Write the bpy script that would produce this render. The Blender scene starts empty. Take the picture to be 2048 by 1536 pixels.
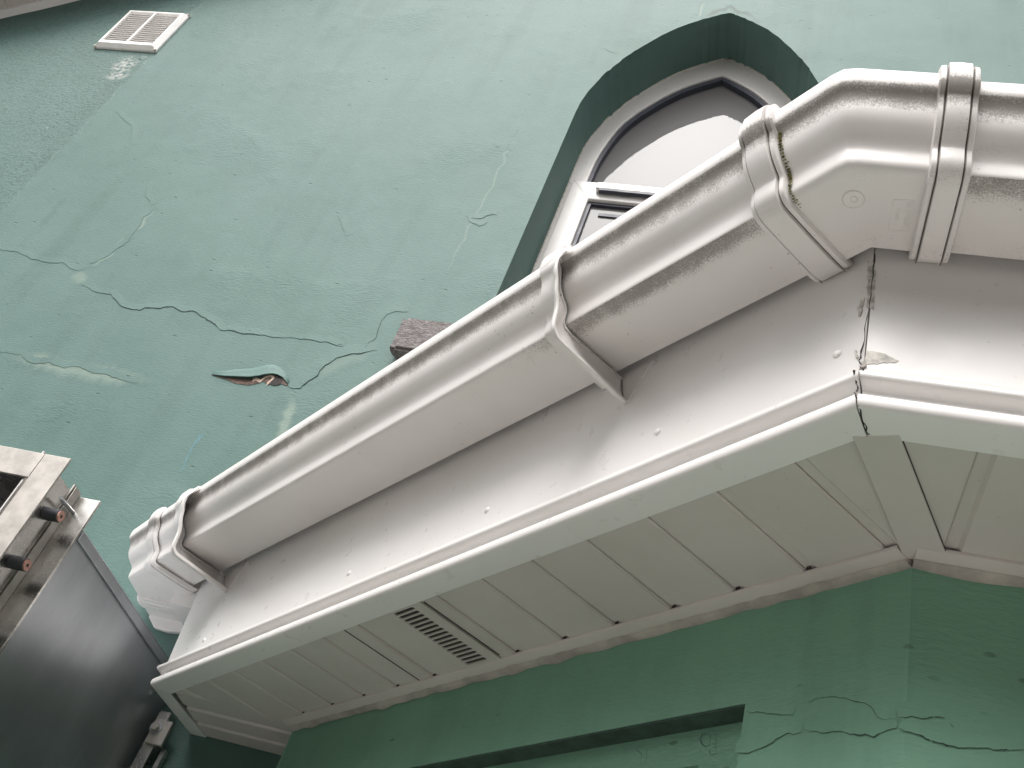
import bpy, bmesh, math, random
import numpy as np
from mathutils import Vector, Matrix, noise
random.seed(7)
sc = bpy.context.scene
col = sc.collection
S = 0.65            # metres per survey unit (one unit = height of the soffit above the phone)
ZC = 1.6            # height of the phone above the pavement
F = 2116.0          # focal length in photo pixels (2048 wide)

# ------------------------------------------------------------------ camera, sky, sun, exposure
def rot(a, b, c):
    ca, sa, cb, sb, cc, s_ = math.cos(a), math.sin(a), math.cos(b), math.sin(b), math.cos(c), math.sin(c)
    B = np.array([[1, 0, 0], [0, 0, 1], [0, -1, 0.]])
    Y = np.array([[ca, sa, 0], [-sa, ca, 0], [0, 0, 1]])
    P = np.array([[1, 0, 0], [0, cb, sb], [0, -sb, cb]])
    R = np.array([[cc, -s_, 0], [s_, cc, 0], [0, 0, 1]])
    return R @ P @ B @ Y
RC = rot(.3405, .6951, -.36999)
cam = bpy.data.objects.new('camera', bpy.data.cameras.new('camera'))
col.objects.link(cam); sc.camera = cam
cam.data.sensor_width = 36; cam.data.lens = 36 * F / 2048
cam.data.clip_start = .02; cam.data.clip_end = 500
M4 = Matrix([list(r) for r in RC.T]).to_4x4(); M4.translation = Vector((0, 0, ZC))
cam.matrix_world = M4

SUN_EL, SUN_AZ = math.radians(56), math.radians(198)     # azimuth from +y clockwise
w = bpy.data.worlds.new('World'); sc.world = w; w.use_nodes = True
nt = w.node_tree; nt.nodes.clear()
sky = nt.nodes.new('ShaderNodeTexSky'); sky.sky_type = 'NISHITA'; sky.sun_disc = False
sky.sun_elevation = SUN_EL; sky.sun_rotation = SUN_AZ; sky.dust_density = 6; sky.air_density = 1.0
hs = nt.nodes.new('ShaderNodeHueSaturation'); hs.inputs['Saturation'].default_value = .12   # cloud cover takes the blue out
bg = nt.nodes.new('ShaderNodeBackground'); bg.inputs[1].default_value = .10
wo = nt.nodes.new('ShaderNodeOutputWorld')
nt.links.new(sky.outputs[0], hs.inputs['Color']); nt.links.new(hs.outputs[0], bg.inputs[0]); nt.links.new(bg.outputs[0], wo.inputs[0])
sl = bpy.data.lights.new('sun', 'SUN'); sl.energy = 1.5; sl.angle = math.radians(38); sl.color = (1, .965, .93)
so = bpy.data.objects.new('sun', sl); col.objects.link(so)
sd = Vector((math.sin(SUN_AZ) * math.cos(SUN_EL), math.cos(SUN_AZ) * math.cos(SUN_EL), math.sin(SUN_EL)))
so.rotation_euler = sd.to_track_quat('Z', 'Y').to_euler()
sc.view_settings.view_transform = 'Standard'; sc.view_settings.look = 'None'
sc.view_settings.exposure = 1.15; sc.view_settings.gamma = 1
sc.render.engine = 'CYCLES'

# ------------------------------------------------------------------ geometry of the place
def Wd(p): return Vector((p[0] * S, p[1] * S, ZC + p[2] * S))
def ray(x, y): return RC.T @ np.array([(x - 1024) / F, -(y - 768) / F, -1.])
def at_y(q, Y): d = ray(*q); return d * (Y / d[1])          # a surveyed point on an upright plane
def at_z(q, z): d = ray(*q); return d * (z / d[2])
YW = 2.89                                                    # main wall face
Q2 = np.array([.0807, 1.0732])                               # bay corner, fascia face
dA = np.array([.7386, -.6741]); nA = np.array([-.6741, -.7386])
Q1 = np.array([-1.5895, 2.597])
W2 = np.array([.2067, 1.398]); W1 = np.array([-1.162, 2.642])   # bay wall corners
XM = 1.03                                                    # mirror axis of the bay
def mir(p): return np.array([2 * XM - p[0], p[1]])
def PA(s, o, z): q = Q2 + dA * s + nA * o; return (q[0], q[1], z)
def onA(q, o):
    d = ray(*q); n3 = np.array([nA[0], nA[1], 0]); return d * ((nA @ Q2 + o) / (n3 @ d))

# ------------------------------------------------------------------ materials
MATS = {}
def nodes(name):
    m = bpy.data.materials.new(name); m.use_nodes = True; t = m.node_tree
    MATS[name] = m
    return m, t, t.nodes['Principled BSDF']
def N(t, ty, **kw):
    n = t.nodes.new(ty)
    for k, v in kw.items():
        if k in n.inputs: n.inputs[k].default_value = v
        else: setattr(n, k, v)
    return n
def L(t, a, b): t.links.new(a, b)
def math_(t, op, a, b=None, clamp=False):
    n = t.nodes.new('ShaderNodeMath'); n.operation = op; n.use_clamp = clamp
    for i, v in enumerate((a, b)):
        if v is None: continue
        if isinstance(v, (int, float)): n.inputs[i].default_value = v
        else: L(t, v, n.inputs[i])
    return n.outputs[0]
def ramp(t, fac, a, b, v0=0., v1=1.):
    n = t.nodes.new('ShaderNodeMapRange'); n.interpolation_type = 'SMOOTHSTEP'
    n.inputs[1].default_value = a; n.inputs[2].default_value = b; n.inputs[3].default_value = v0; n.inputs[4].default_value = v1
    L(t, fac, n.inputs[0]); return n.outputs[0]
def noise_(t, vec, scale, detail=3, rough=.55, dist=0.):
    n = N(t, 'ShaderNodeTexNoise', Scale=scale, Detail=detail, Roughness=rough, Distortion=dist); L(t, vec, n.inputs['Vector']); return n.outputs[0]
def mixc(t, fac, a, b, blend='MIX'):
    n = t.nodes.new('ShaderNodeMix'); n.data_type = 'RGBA'; n.blend_type = blend
    if isinstance(fac, (int, float)): n.inputs[0].default_value = fac
    else: L(t, fac, n.inputs[0])
    for i, v in ((6, a), (7, b)):
        if isinstance(v, tuple): n.inputs[i].default_value = (*v, 1)
        else: L(t, v, n.inputs[i])
    return n.outputs[2]
def bump(t, b, h, strength, dist, prev=None):
    n = N(t, 'ShaderNodeBump', Strength=strength, Distance=dist); L(t, h, n.inputs['Height'])
    if prev is not None: L(t, prev, n.inputs['Normal'])
    return n.outputs[0]
def pos(t, scale=(1, 1, 1)):
    g = t.nodes.new('ShaderNodeNewGeometry'); m = t.nodes.new('ShaderNodeMapping'); m.inputs['Scale'].default_value = scale
    L(t, g.outputs['Position'], m.inputs[0]); return m.outputs[0]
def attr(t, name):
    n = t.nodes.new('ShaderNodeAttribute'); n.attribute_name = name; return n.outputs['Fac']

def wall_mat(name, base, dark, band=False, fine=1.0):
    m, t, b = nodes(name)
    P = pos(t); Pst = pos(t, (1, 1, 3.2))
    big = noise_(t, P, 1.6, 4); med = noise_(t, P, 9, 5, .6); fin = noise_(t, Pst, 75, 4, .6); vf = noise_(t, Pst, 220, 2)
    c = mixc(t, ramp(t, big, .35, .65), dark, base)
    stk = noise_(t, pos(t, (9, 9, .9)), 1.0, 5, .6)
    c = mixc(t, ramp(t, stk, .48, .72, 0, .45), c, tuple(x * .78 for x in dark))
    c = mixc(t, ramp(t, med, .3, .75, 0, .35), c, tuple(x * 1.12 for x in base))
    # small pits and scuffs
    vo = N(t, 'ShaderNodeTexVoronoi', Scale=14.); L(t, pos(t, (1, 1, 2.2)), vo.inputs['Vector'])
    vgate = ramp(t, noise_(t, P, 6, 2), .44, .58)
    pit = math_(t, 'MULTIPLY', ramp(t, vo.outputs['Distance'], .05, .11, 1, 0), vgate)
    c = mixc(t, math_(t, 'MULTIPLY', pit, .6), c, tuple(x * .45 for x in dark))
    c = mixc(t, math_(t, 'MULTIPLY', ramp(t, attr(t, 'scar'), 0, 1), .6), c, (.27, .33, .27))
    c = mixc(t, math_(t, 'MULTIPLY', ramp(t, attr(t, 'white'), 0, 1), ramp(t, noise_(t, P, 60, 4), .38, .6)), c, (.42, .43, .41))
    c = mixc(t, math_(t, 'MULTIPLY', ramp(t, attr(t, 'deep'), 0, 1), .8), c, tuple(x * .5 for x in dark))
    hgt = math_(t, 'ADD', math_(t, 'MULTIPLY', fin, .42), math_(t, 'MULTIPLY', med, .55))
    hgt = math_(t, 'ADD', hgt, math_(t, 'MULTIPLY', vf, .08))
    hgt = math_(t, 'SUBTRACT', hgt, math_(t, 'MULTIPLY', pit, .5))
    # patches where the top coat has rubbled
    rub = math_(t, 'MULTIPLY', ramp(t, noise_(t, P, 3.3, 3), .52, .66), noise_(t, Pst, 48, 5, .65))
    hgt = math_(t, 'ADD', hgt, math_(t, 'MULTIPLY', rub, .75))
    if band:
        g = t.nodes.new('ShaderNodeNewGeometry'); sx = t.nodes.new('ShaderNodeSeparateXYZ'); L(t, g.outputs['Position'], sx.inputs[0])
        xx = math_(t, 'ADD', sx.outputs[0], math_(t, 'MULTIPLY', math_(t, 'SUBTRACT', noise_(t, P, 14, 3), .5), .035))
        mk = ramp(t, xx, -3.766 * S - .012, -3.766 * S + .004, 1, 0)
        rg = noise_(t, P, 95, 4, .7)
        c = mixc(t, math_(t, 'MULTIPLY', mk, ramp(t, rg, .5, .66, .12, .75)), c, tuple(x * .62 for x in dark))
        hgt = math_(t, 'ADD', hgt, math_(t, 'MULTIPLY', mk, math_(t, 'MULTIPLY', rg, 1.5)))
    L(t, c, b.inputs['Base Color']); b.inputs['Roughness'].default_value = .62
    b.inputs['Specular IOR Level'].default_value = .35
    L(t, bump(t, b, hgt, .55 * fine, .0045), b.inputs['Normal'])
    return m

def pvc_mat(name, base=(.76, .735, .72), dirtc=(.20, .18, .16), rough=.4, spots=1.0, along=(1, 1, 1), film=.35):
    m, t, b = nodes(name)
    P = pos(t); A = attr(t, 'dirt')
    n1 = noise_(t, P, 560, 2, .8); n2 = noise_(t, P, 38, 4, .6); n3 = noise_(t, P, 6, 3)
    v = math_(t, 'ADD', math_(t, 'MULTIPLY', n1, 1.0), math_(t, 'MULTIPLY', n2, .5))
    v = math_(t, 'ADD', v, math_(t, 'MULTIPLY', n3, .2))
    v = math_(t, 'ADD', v, A)
    mk = ramp(t, v, 1.0, 1.5)
    # isolated specks of lichen
    vo = N(t, 'ShaderNodeTexVoronoi', Scale=85.); L(t, P, vo.inputs['Vector'])
    sp = math_(t, 'MULTIPLY', ramp(t, vo.outputs['Distance'], .06, .16, 1, 0), ramp(t, n3, .50, .60))
    sp = math_(t, 'MULTIPLY', sp, ramp(t, n2, .45, .6))
    mk = math_(t, 'MAXIMUM', math_(t, 'MULTIPLY', mk, .8), math_(t, 'MULTIPLY', sp, .7 * spots))
    c = mixc(t, ramp(t, n3, .3, .7, 0, film), base, tuple(x * .86 for x in (base[0], base[1] * 1.0, base[2] * .96)))
    c = mixc(t, mk, c, dirtc)
    L(t, c, b.inputs['Base Color'])
    L(t, math_(t, 'ADD', math_(t, 'MULTIPLY', mk, .4), ramp(t, n2, .3, .7, rough - .03, rough + .1)), b.inputs['Roughness'])
    L(t, bump(t, b, math_(t, 'ADD', n1, math_(t, 'MULTIPLY', n3, 3)), .12, .0006), b.inputs['Normal'])
    return m

def plain(name, base, rough=.5, metal=0., nz=.15, scale=30, bmp=.1, spec=.5, stretch=(1, 1, 1)):
    m, t, b = nodes(name); P = pos(t, stretch)
    n = noise_(t, P, scale, 5, .6)
    c = mixc(t, ramp(t, n, .3, .7), tuple(x * (1 - nz) for x in base), tuple(min(1, x * (1 + nz)) for x in base))
    L(t, c, b.inputs['Base Color']); b.inputs['Metallic'].default_value = metal; b.inputs['Specular IOR Level'].default_value = spec
    L(t, ramp(t, n, .2, .8, max(.02, rough - .06), rough + .08), b.inputs['Roughness'])
    if bmp: L(t, bump(t, b, n, bmp, .002), b.inputs['Normal'])
    return m

wall_mat('teal_render', (.094, .163, .147), (.073, .141, .124), band=True)
wall_mat('bay_render', (.19, .37, .265), (.15, .31, .215), fine=.8)  # same paint as the gable, colour shifted to make up for eaves shade
pvc_mat('gutter_pvc', base=(.78, .75, .735))
pvc_mat('fascia_pvc', base=(.80, .775, .76), rough=.3, spots=.3, film=.15)
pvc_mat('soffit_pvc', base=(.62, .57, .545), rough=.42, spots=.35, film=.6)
pvc_mat('frame_pvc', base=(.80, .77, .75), rough=.3, spots=.25)
plain('trim_pvc', (.40, .365, .33), .6, nz=.25, scale=22, bmp=.5)
plain('sealant', (.58, .55, .50), .6, nz=.3, scale=90, bmp=.8)
plain('tape_residue', (.52, .50, .46), .8, nz=.35, scale=160, bmp=.8)
plain('dark_gap', (.035, .03, .028), .9, nz=.3, scale=60, bmp=0)
plain('crack_dark', (.045, .075, .062), .9, nz=.3, scale=120, bmp=0)
plain('exposed_brick', (.12, .085, .07), .9, nz=.4, scale=90, bmp=1)
plain('moss', (.25, .235, .09), .95, nz=.5, scale=200, bmp=1)
plain('rubber', (.035, .037, .045), .5, nz=.2, scale=90)
plain('copper_washer', (.52, .27, .22), .5, nz=.3, scale=300, bmp=.5)
plain('galvanised', (.62, .60, .57), .27, metal=1, nz=.1, scale=26, bmp=.06)
plain('galvanised_worn', (.43, .405, .375), .5, metal=.7, nz=.14, scale=40, bmp=.15)
plain('duct_steel', (.43, .445, .47), .38, metal=.8, nz=.13, scale=9, bmp=.08, stretch=(1, 1, .35))
plain('louvre_white', (.86, .84, .82), .4, nz=.04, scale=50, bmp=.05)
plain('gasket', (.05, .055, .075), .5, nz=.1)
plain('room_dark', (.2, .19, .18), .9)
plain('blind', (.6, .6, .6), .8, nz=.05, scale=5)
plain('slate', (.06, .062, .07), .6, nz=.3, scale=20)
plain('tiles', (.13, .10, .09), .8, nz=.3, scale=12)
plain('asphalt', (.46, .44, .415), .9, nz=.2, scale=18, bmp=.4)
plain('bounce_absorber', (.055, .054, .052), .9, nz=.2, scale=18, bmp=.4)
plain('blocker_render', (.22, .20, .18), .9, nz=.1, scale=3)
plain('seal_brown', (.12, .105, .09), .8, nz=.4, scale=80)
plain('vent_grey', (.50, .47, .45), .8)
plain('timber', (.06, .035, .03), .6, nz=.3, scale=30)
m, t, b = nodes('brick_grey')
P = pos(t); n = noise_(t, P, 60, 6, .7); n2 = noise_(t, pos(t, (1, 1, 3)), 35, 5, .6, 1.5)
c = mixc(t, ramp(t, n, .35, .65), (.15, .135, .13), (.24, .22, .215)); c = mixc(t, ramp(t, n2, .42, .47, .4, 0), c, (.10, .09, .09))
L(t, c, b.inputs['Base Color']); b.inputs['Roughness'].default_value = .85
L(t, bump(t, b, math_(t, 'ADD', n, n2), .9, .006), b.inputs['Normal'])
m, t, b = nodes('window_glass')
b.inputs['Base Color'].default_value = (.185, .18, .18, 1); b.inputs['Roughness'].default_value = .02
b.inputs['Specular IOR Level'].default_value = .13; b.inputs['IOR'].default_value = 1.5
b.inputs['Transmission Weight'].default_value = .0
b.inputs['Coat Weight'].default_value = .0; b.inputs['Coat Roughness'].default_value = .01

# ------------------------------------------------------------------ helpers
class MB:
    def __init__(s): s.v = []; s.f = []; s.a = {}
    def vert(s, p, **at):
        s.v.append(tuple(Wd(p))); i = len(s.v) - 1
        for k, x in at.items(): s.a.setdefault(k, {})[i] = x
        return i
    def face(s, *i): s.f.append(tuple(i))
    def box(s, x0, x1, y0, y1, z0, z1):
        i = [s.vert((x, y, z)) for x in (x0, x1) for y in (y0, y1) for z in (z0, z1)]
        for f in ((0, 1, 3, 2), (4, 6, 7, 5), (0, 4, 5, 1), (2, 3, 7, 6), (0, 2, 6, 4), (1, 5, 7, 3)): s.face(*[i[k] for k in f])
    def boxA(s, s0, s1, o0, o1, z0, z1):
        i = [s.vert(PA(a, o, z)) for a in (s0, s1) for o in (o0, o1) for z in (z0, z1)]
        for f in ((0, 1, 3, 2), (4, 6, 7, 5), (0, 4, 5, 1), (2, 3, 7, 6), (0, 2, 6, 4), (1, 5, 7, 3)): s.face(*[i[k] for k in f])
    def loft(s, rings, closed=True, caps=True, at=None):
        n = len(rings[0]); ids = []
        for r_i, r in enumerate(rings):
            ids.append([s.vert(p, **(at(r_i, k) if at else {})) for k, p in enumerate(r)])
        for a, b in zip(ids, ids[1:]):
            for k in range(n if closed else n - 1):
                s.face(a[k], a[(k + 1) % n], b[(k + 1) % n], b[k])
        if caps and closed: s.face(*ids[0][::-1]); s.face(*ids[-1])
        return ids
    def tube(s, p, q, r, n=20, r2=None):
        p = np.array(p, float); q = np.array(q, float); d = (q - p) / np.linalg.norm(q - p)
        u = np.cross(d, [0, 0, 1.]); u = u if np.linalg.norm(u) > .1 else np.cross(d, [1., 0, 0]); u /= np.linalg.norm(u); v = np.cross(d, u)
        rr = [[tuple(c + (u * math.cos(a) + v * math.sin(a)) * R_) for a in [2 * math.pi * k / n for k in range(n)]] for c, R_ in ((p, r), (q, r2 or r))]
        s.loft(rr)
    def bm(s):
        b = bmesh.new(); lay = {k: b.verts.layers.float.new(k) for k in s.a}; vs = [b.verts.new(v) for v in s.v]
        for k, d in s.a.items():
            for i, x in d.items(): vs[i][lay[k]] = x
        for f in s.f:
            try: b.faces.new([vs[i] for i in f])
            except ValueError: pass
        return b
    def build(s, name, mat, parent=None, bevel=0, smooth=None, sub=None, cuts=None, keep=False):
        b = s.bm()
        for (pt, no) in (cuts or []):
            g = b.verts[:] + b.edges[:] + b.faces[:]
            r = bmesh.ops.bisect_plane(b, geom=g, plane_co=Wd(pt), plane_no=Vector(no), clear_outer=True)
            ed = [e for e in r['geom_cut'] if isinstance(e, bmesh.types.BMEdge)]
            if ed: bmesh.ops.holes_fill(b, edges=ed)
        return link(b, name, mat, parent, bevel, smooth, keep)
def link(b, name, mat, parent=None, bevel=0, smooth=None, keep=False):
    if not keep: bmesh.ops.recalc_face_normals(b, faces=b.faces[:])
    me = bpy.data.meshes.new(name); b.to_mesh(me); b.free()
    o = bpy.data.objects.new(name, me); col.objects.link(o)
    me.materials.append(MATS[mat])
    if parent is not None:
        o.parent = parent
        off = world_loc(parent)
        o.location = -off
    if smooth is not None:
        me.polygons.foreach_set('use_smooth', [True] * len(me.polygons))
        md = None
        me.set_sharp_from_angle(angle=math.radians(smooth))
    if bevel:
        md = o.modifiers.new('b', 'BEVEL'); md.width = bevel * S; md.segments = 2; md.limit_method = 'ANGLE'; md.angle_limit = math.radians(40); md.harden_normals = False
    return o
def world_loc(o):
    v = Vector((0, 0, 0))
    while o is not None: v += o.location; o = o.parent
    return v
def thing(name, label, cat, base, group=None):
    o = bpy.data.objects.new(name, None); col.objects.link(o); o.location = Wd(base); o.empty_display_size = .1
    o['label'] = label; o['category'] = cat
    if group: o['group'] = group
    return o
def smooth_chain(pts, n=5):
    out = []; P = [np.array(p, float) for p in pts]
    for i in range(len(P) - 1):
        p0 = P[max(i - 1, 0)]; p1 = P[i]; p2 = P[i + 1]; p3 = P[min(i + 2, len(P) - 1)]
        for k in range(n):
            u = k / n
            out.append(.5 * ((2 * p1) + (-p0 + p2) * u + (2 * p0 - 5 * p1 + 4 * p2 - p3) * u * u + (-p0 + 3 * p1 - 3 * p2 + p3) * u ** 3))
    out.append(P[-1]); return [tuple(p) for p in out]
def mitres(path):
    path = [np.array(p, float) for p in path]; out = []
    for i, p in enumerate(path):
        ds = []
        if i > 0: d = p - path[i - 1]; ds.append(d / np.linalg.norm(d))
        if i < len(path) - 1: d = path[i + 1] - p; ds.append(d / np.linalg.norm(d))
        ns = [np.array([d[1], -d[0]]) for d in ds]
        if len(ns) == 1: out.append(ns[0])
        else: out.append((ns[0] + ns[1]) / (1 + ns[0] @ ns[1]))
    return path, out
def sweep(mb, path, prof, zb=None, mit=None, closed=True, at=None, skew=None):
    path, ms = mitres(path)
    if mit:
        for i, v in mit.items(): ms[i] = np.array(v, float)
    rings = []
    for i, (p, m_) in enumerate(zip(path, ms)):
        z0 = zb[i] if zb else 0
        ring = []
        for (o, z) in prof:
            q = p + m_ * o
            if skew and i in skew: q = q + np.array(skew[i]) * max(0, z - 1.0)
            ring.append((q[0], q[1], z0 + z))
        rings.append(ring)
    return mb.loft(rings, closed=closed, at=at)
def offset(prof, d):
    P = [np.array(p, float) for p in prof]; out = []
    for i, p in enumerate(P):
        a = P[max(i - 1, 0)]; b_ = P[min(i + 1, len(P) - 1)]; t_ = b_ - a; t_ = t_ / (np.linalg.norm(t_) + 1e-9)
        out.append(tuple(p + np.array([t_[1], -t_[0]]) * d))
    return out
def seg(p, q, n):
    p = np.array(p, float); q = np.array(q, float); return [p + (q - p) * k / n for k in range(n + 1)]

# ------------------------------------------------------------------ ground
g = MB(); R_ = 120
i = [g.vert((x, y, -ZC / S)) for x, y in ((-R_, -R_), (R_, -R_), (R_, R_), (-R_, R_))]; g.face(*i)
go = g.build('ground', 'asphalt'); go['kind'] = 'structure'
go['label'] = 'grey ground below the building'

g = MB(); i = [g.vert((x, y, -ZC / S + .006)) for x, y in ((-20, 1.15), (20, 1.15), (20, YW + .2), (-20, YW + .2))]; g.face(*i)  # dark ground strip, out of view, added to cut bounce under the eaves
gp = g.build('path', 'bounce_absorber'); gp['kind'] = 'structure'; gp['label'] = 'unseen dark ground strip added to cut bounce light near the wall'
# unseen wall added behind the phone to block the low sky
ow = MB(); ow.box(-14, 14, -6.4, -5.6, -ZC / S, 4.6); opp = ow.build('sky_blocker', 'blocker_render')
opp['label'] = 'plain unseen wall added behind the viewer to block low sky'; opp['category'] = 'wall'
# ------------------------------------------------------------------ main wall with the arched opening
def fill_prism(mb_name, outer, holes, y0, y1, mat, parent, skip_back=False, smooth=None):
    """wall slab in the x-z plane with openings; outer/holes lists of (x,z)."""
    b = bmesh.new(); loops = [outer] + holes
    def ringset(y):
        ed = []; rs = []
        for lp in loops:
            vs = [b.verts.new(Wd((x, y, z))) for x, z in lp]; rs.append(vs)
            for k in range(len(vs)): ed.append(b.edges.new((vs[k], vs[(k + 1) % len(vs)])))
        bmesh.ops.triangle_fill(b, use_beauty=True, use_dissolve=False, edges=ed)
        return rs
    A = ringset(y0); B = ringset(y1)
    for ra, rb in zip(A, B):
        for k in range(len(ra)):
            n_ = len(ra); b.faces.new((ra[k], ra[(k + 1) % n_], rb[(k + 1) % n_], rb[k]))
    return link(b, mb_name, mat, parent, smooth=smooth)

XA = -.625
hw = [(5.452, .0), (5.425, .05), (5.365, .13), (5.262, .25), (5.075, .385), (4.965, .45), (4.85, .50), (4.74, .545), (4.54, .590), (4.40, .600)]
def arch(pts, zb_, k=1.0, dz=0., inset=0., sub=4, jit=0):
    ch = smooth_chain([(w_, z) for z, w_ in pts], sub)
    ch = [(max(0, w_), z) for w_, z in ch]
    half = []
    for w_, z in ch:
        half.append((w_, z))
    if inset:
        h2 = offset(half, -inset); h2[0] = (0, half[0][1] - inset * 1.22); half = [p for p in h2 if p[0] >= 0]
    jt = lambda: random.uniform(-jit, jit)
    right = [(XA + w_, z) for w_, z in half] + [(XA + half[-1][0], zb_)]
    left = [(XA - w_, z) for w_, z in half[1:]] + [(XA - half[-1][0], zb_)]
    lp = right + left[::-1]
    return [(x + jt(), z + jt()) for x, z in lp]
ZSILL = 2.15
hole = arch(hw, ZSILL, jit=.0035)
house = thing('house_wall', 'teal painted rendered gable wall with long cracks and an arched opening behind the gutter', 'wall', (XA, YW, -ZC / S))
slope = .6905
zv = lambda x: 5.191 + (x + 4.644) * slope
XPK = -.61
outer = [(-7.0, -ZC / S), (2 * XPK + 7.0, -ZC / S), (2 * XPK + 7.0, zv(-7.0)), (XPK, zv(XPK)), (-7.0, zv(-7.0))]
fill_prism('wall_face', outer, [hole], YW, YW + .5, 'teal_render', house)

# -------- cracks and scars lying on a wall plane
def ribbon_pts(px, to3, step=6, jit=1.0):
    jit *= .8
    P = [np.array(p, float) for p in px]; out = []
    for a, b_ in zip(P, P[1:]):
        n_ = max(1, int(np.linalg.norm(b_ - a) / step))
        for k in range(n_):
            q = a + (b_ - a) * k / n_; wv = Vector((q[0] * .045, q[1] * .045, 3)); w2 = wv * 3.1
            out.append(q + jit * (np.array([noise.noise(wv), noise.noise(wv + Vector((9, 9, 9)))]) * 4.5 + np.array([noise.noise(w2), noise.noise(w2 + Vector((9, 9, 9)))]) * 2.2 + np.array([random.uniform(-.25, .25), random.uniform(-.25, .25)])))
    out.append(P[-1]); return [np.array(to3(q)) for q in out]
def crack(px, to3, nrm, parent, wd=.006, lip=.006, lipw=.03, mat='teal_render', jit=1.2, dark='crack_dark', lipside=1):
    P = ribbon_pts(px, to3, jit=jit); n_ = np.array(nrm, float); mb = MB(); ml = MB()
    ids = []; idl = []; tt = P[-1] - P[0]; sgn = 1 if np.cross(n_, tt)[2] >= 0 else -1
    if abs(np.linalg.norm(tt)) < .03: sgn = 1
    wd *= (.46 if mat == 'teal_render' else .32); lip *= .2; lipw *= 1.1
    for k, p in enumerate(P):
        t_ = P[min(k + 3, len(P) - 1)] - P[max(k - 3, 0)]; t_ /= np.linalg.norm(t_); sd_ = np.cross(n_, t_) * sgn
        u = k / (len(P) - 1); e = min(1, 6 * u, 6 * (1 - u)); wv = wd * (.25 + .75 * e) * (.75 + .8 * noise.noise(Vector((k * .21, px[0][0], 0)))) * random.uniform(.7, 1.2)
        ids.append([mb.vert(p - sd_ * wv * .5 + n_ * .0012), mb.vert(p + sd_ * wv * .5 + n_ * .0012)])
        h = lip * e * random.uniform(.6, 1.1)
        up = sd_ * lipside
        idl.append([ml.vert(p + up * wv * .4 + n_ * .0006), ml.vert(p + up * wv * .45 + n_ * (.001 + h)), ml.vert(p + up * (wv + lipw * .35) + n_ * (.0008 + h * .55)), ml.vert(p + up * (wv + lipw) + n_ * .0004)])
    for j, (a, b_) in enumerate(zip(ids, ids[1:])):
        if 2 < j < len(ids) - 3 and random.random() < .05: continue
        mb.face(a[0], a[1], b_[1], b_[0])
    mb.build('crack', dark, parent)
    if lip:
        for a, b_ in zip(idl, idl[1:]):
            for k in range(3): ml.face(a[k], a[k + 1], b_[k + 1], b_[k])
        ml.build('raised_paint_edge', mat, parent, smooth=60)
def scar(px, to3, nrm, parent, wd=.05, key='scar', mat='teal_render', name='filler_line', jit=1.5, v=1.0):
    P = ribbon_pts(px, to3, jit=jit); n_ = np.array(nrm, float); mb = MB(); ids = []
    for k, p in enumerate(P):
        t_ = P[min(k + 3, len(P) - 1)] - P[max(k - 3, 0)]; t_ /= np.linalg.norm(t_); sd_ = np.cross(n_, t_)
        u = k / (len(P) - 1); e = min(1, 4 * u, 4 * (1 - u)); w_ = wd * (.3 + .7 * e) * random.uniform(.75, 1.2)
        ids.append([mb.vert(p + sd_ * w_ * f + n_ * .0003, **{key: vv * e}) for f, vv in ((-.5, 0), (-.12, v), (.15, v), (.5, 0))])
    for a, b_ in zip(ids, ids[1:]):
        for k in range(3): mb.face(a[k], a[k + 1], b_[k + 1], b_[k])
    mb.build(name, mat, parent)
wf = lambda q: at_y(q, YW)
NW = (0, -1, 0)
crack([(0, 497), (30, 503), (60, 515), (100, 527), (120, 522), (150, 541), (160, 542)], wf, NW, house, wd=.006, lip=.003)
crack([(165, 571), (195, 583), (222, 590), (245, 612), (260, 619), (300, 618), (335, 614), (360, 621), (385, 623), (410, 635), (425, 645), (440, 660), (470, 662), (493, 669), (530, 671), (582, 675)], wf, NW, house, wd=.011, lip=.008)
crack([(582, 675), (620, 681), (660, 687), (686, 693)], wf, NW, house, wd=.005, lip=.006)
crack([(0, 706), (40, 708), (60, 728), (100, 727), (130, 735), (160, 734), (180, 744), (220, 752), (262, 765), (275, 766)], wf, NW, house, wd=.005, lip=.003)
scar([(0, 703), (60, 718), (130, 735), (220, 752), (318, 763)], wf, NW, house, wd=.12, v=.6)
scar([(318, 412), (290, 440), (262, 465), (240, 490), (215, 512), (165, 540)], wf, NW, house, wd=.05, v=.6)
crack([(312, 415), (290, 436), (275, 455), (260, 478), (235, 500), (205, 518), (180, 527)], wf, NW, house, wd=.003, lip=.003)
crack([(295, 362), (293, 395), (302, 411)], wf, NW, house, wd=.003, lip=.002)
scar([(150, 545), (160, 555), (168, 570)], wf, NW, house, wd=.09, v=.5)
crack([(573, 772), (585, 778), (600, 776), (615, 766), (635, 750), (650, 732), (672, 716), (700, 709), (740, 705), (755, 702)], wf, NW, house, wd=.009, lip=.012, lipw=.05)
crack([(728, 702), (740, 685), (752, 676), (762, 642), (772, 630), (800, 623), (815, 624)], wf, NW, house, wd=.005, lip=.003)
scar([(585, 782), (582, 810), (572, 845), (560, 880), (545, 905), (540, 925)], wf, NW, house, wd=.07, v=.7)
scar([(620, 770), (660, 735), (700, 716), (760, 704)], wf, NW, house, wd=.09, v=.35)
crack([(938, 437), (960, 436), (975, 432), (995, 430)], wf, NW, house, wd=.006, lip=.004)
crack([(930, 433), (945, 446), (960, 452), (975, 445)], wf, NW, house, wd=.003, lip=.004)
crack([(1062, 200), (1045, 235), (1022, 282), (1012, 300)], wf, NW, house, wd=.004, lip=.004)
scar([(1062, 200), (1020, 290), (985, 370), (930, 470), (870, 590)], wf, NW, house, wd=.022, v=.35)
crack([(678, 432), (685, 455), (692, 472)], wf, NW, house, wd=.004, lip=.003)
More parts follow.
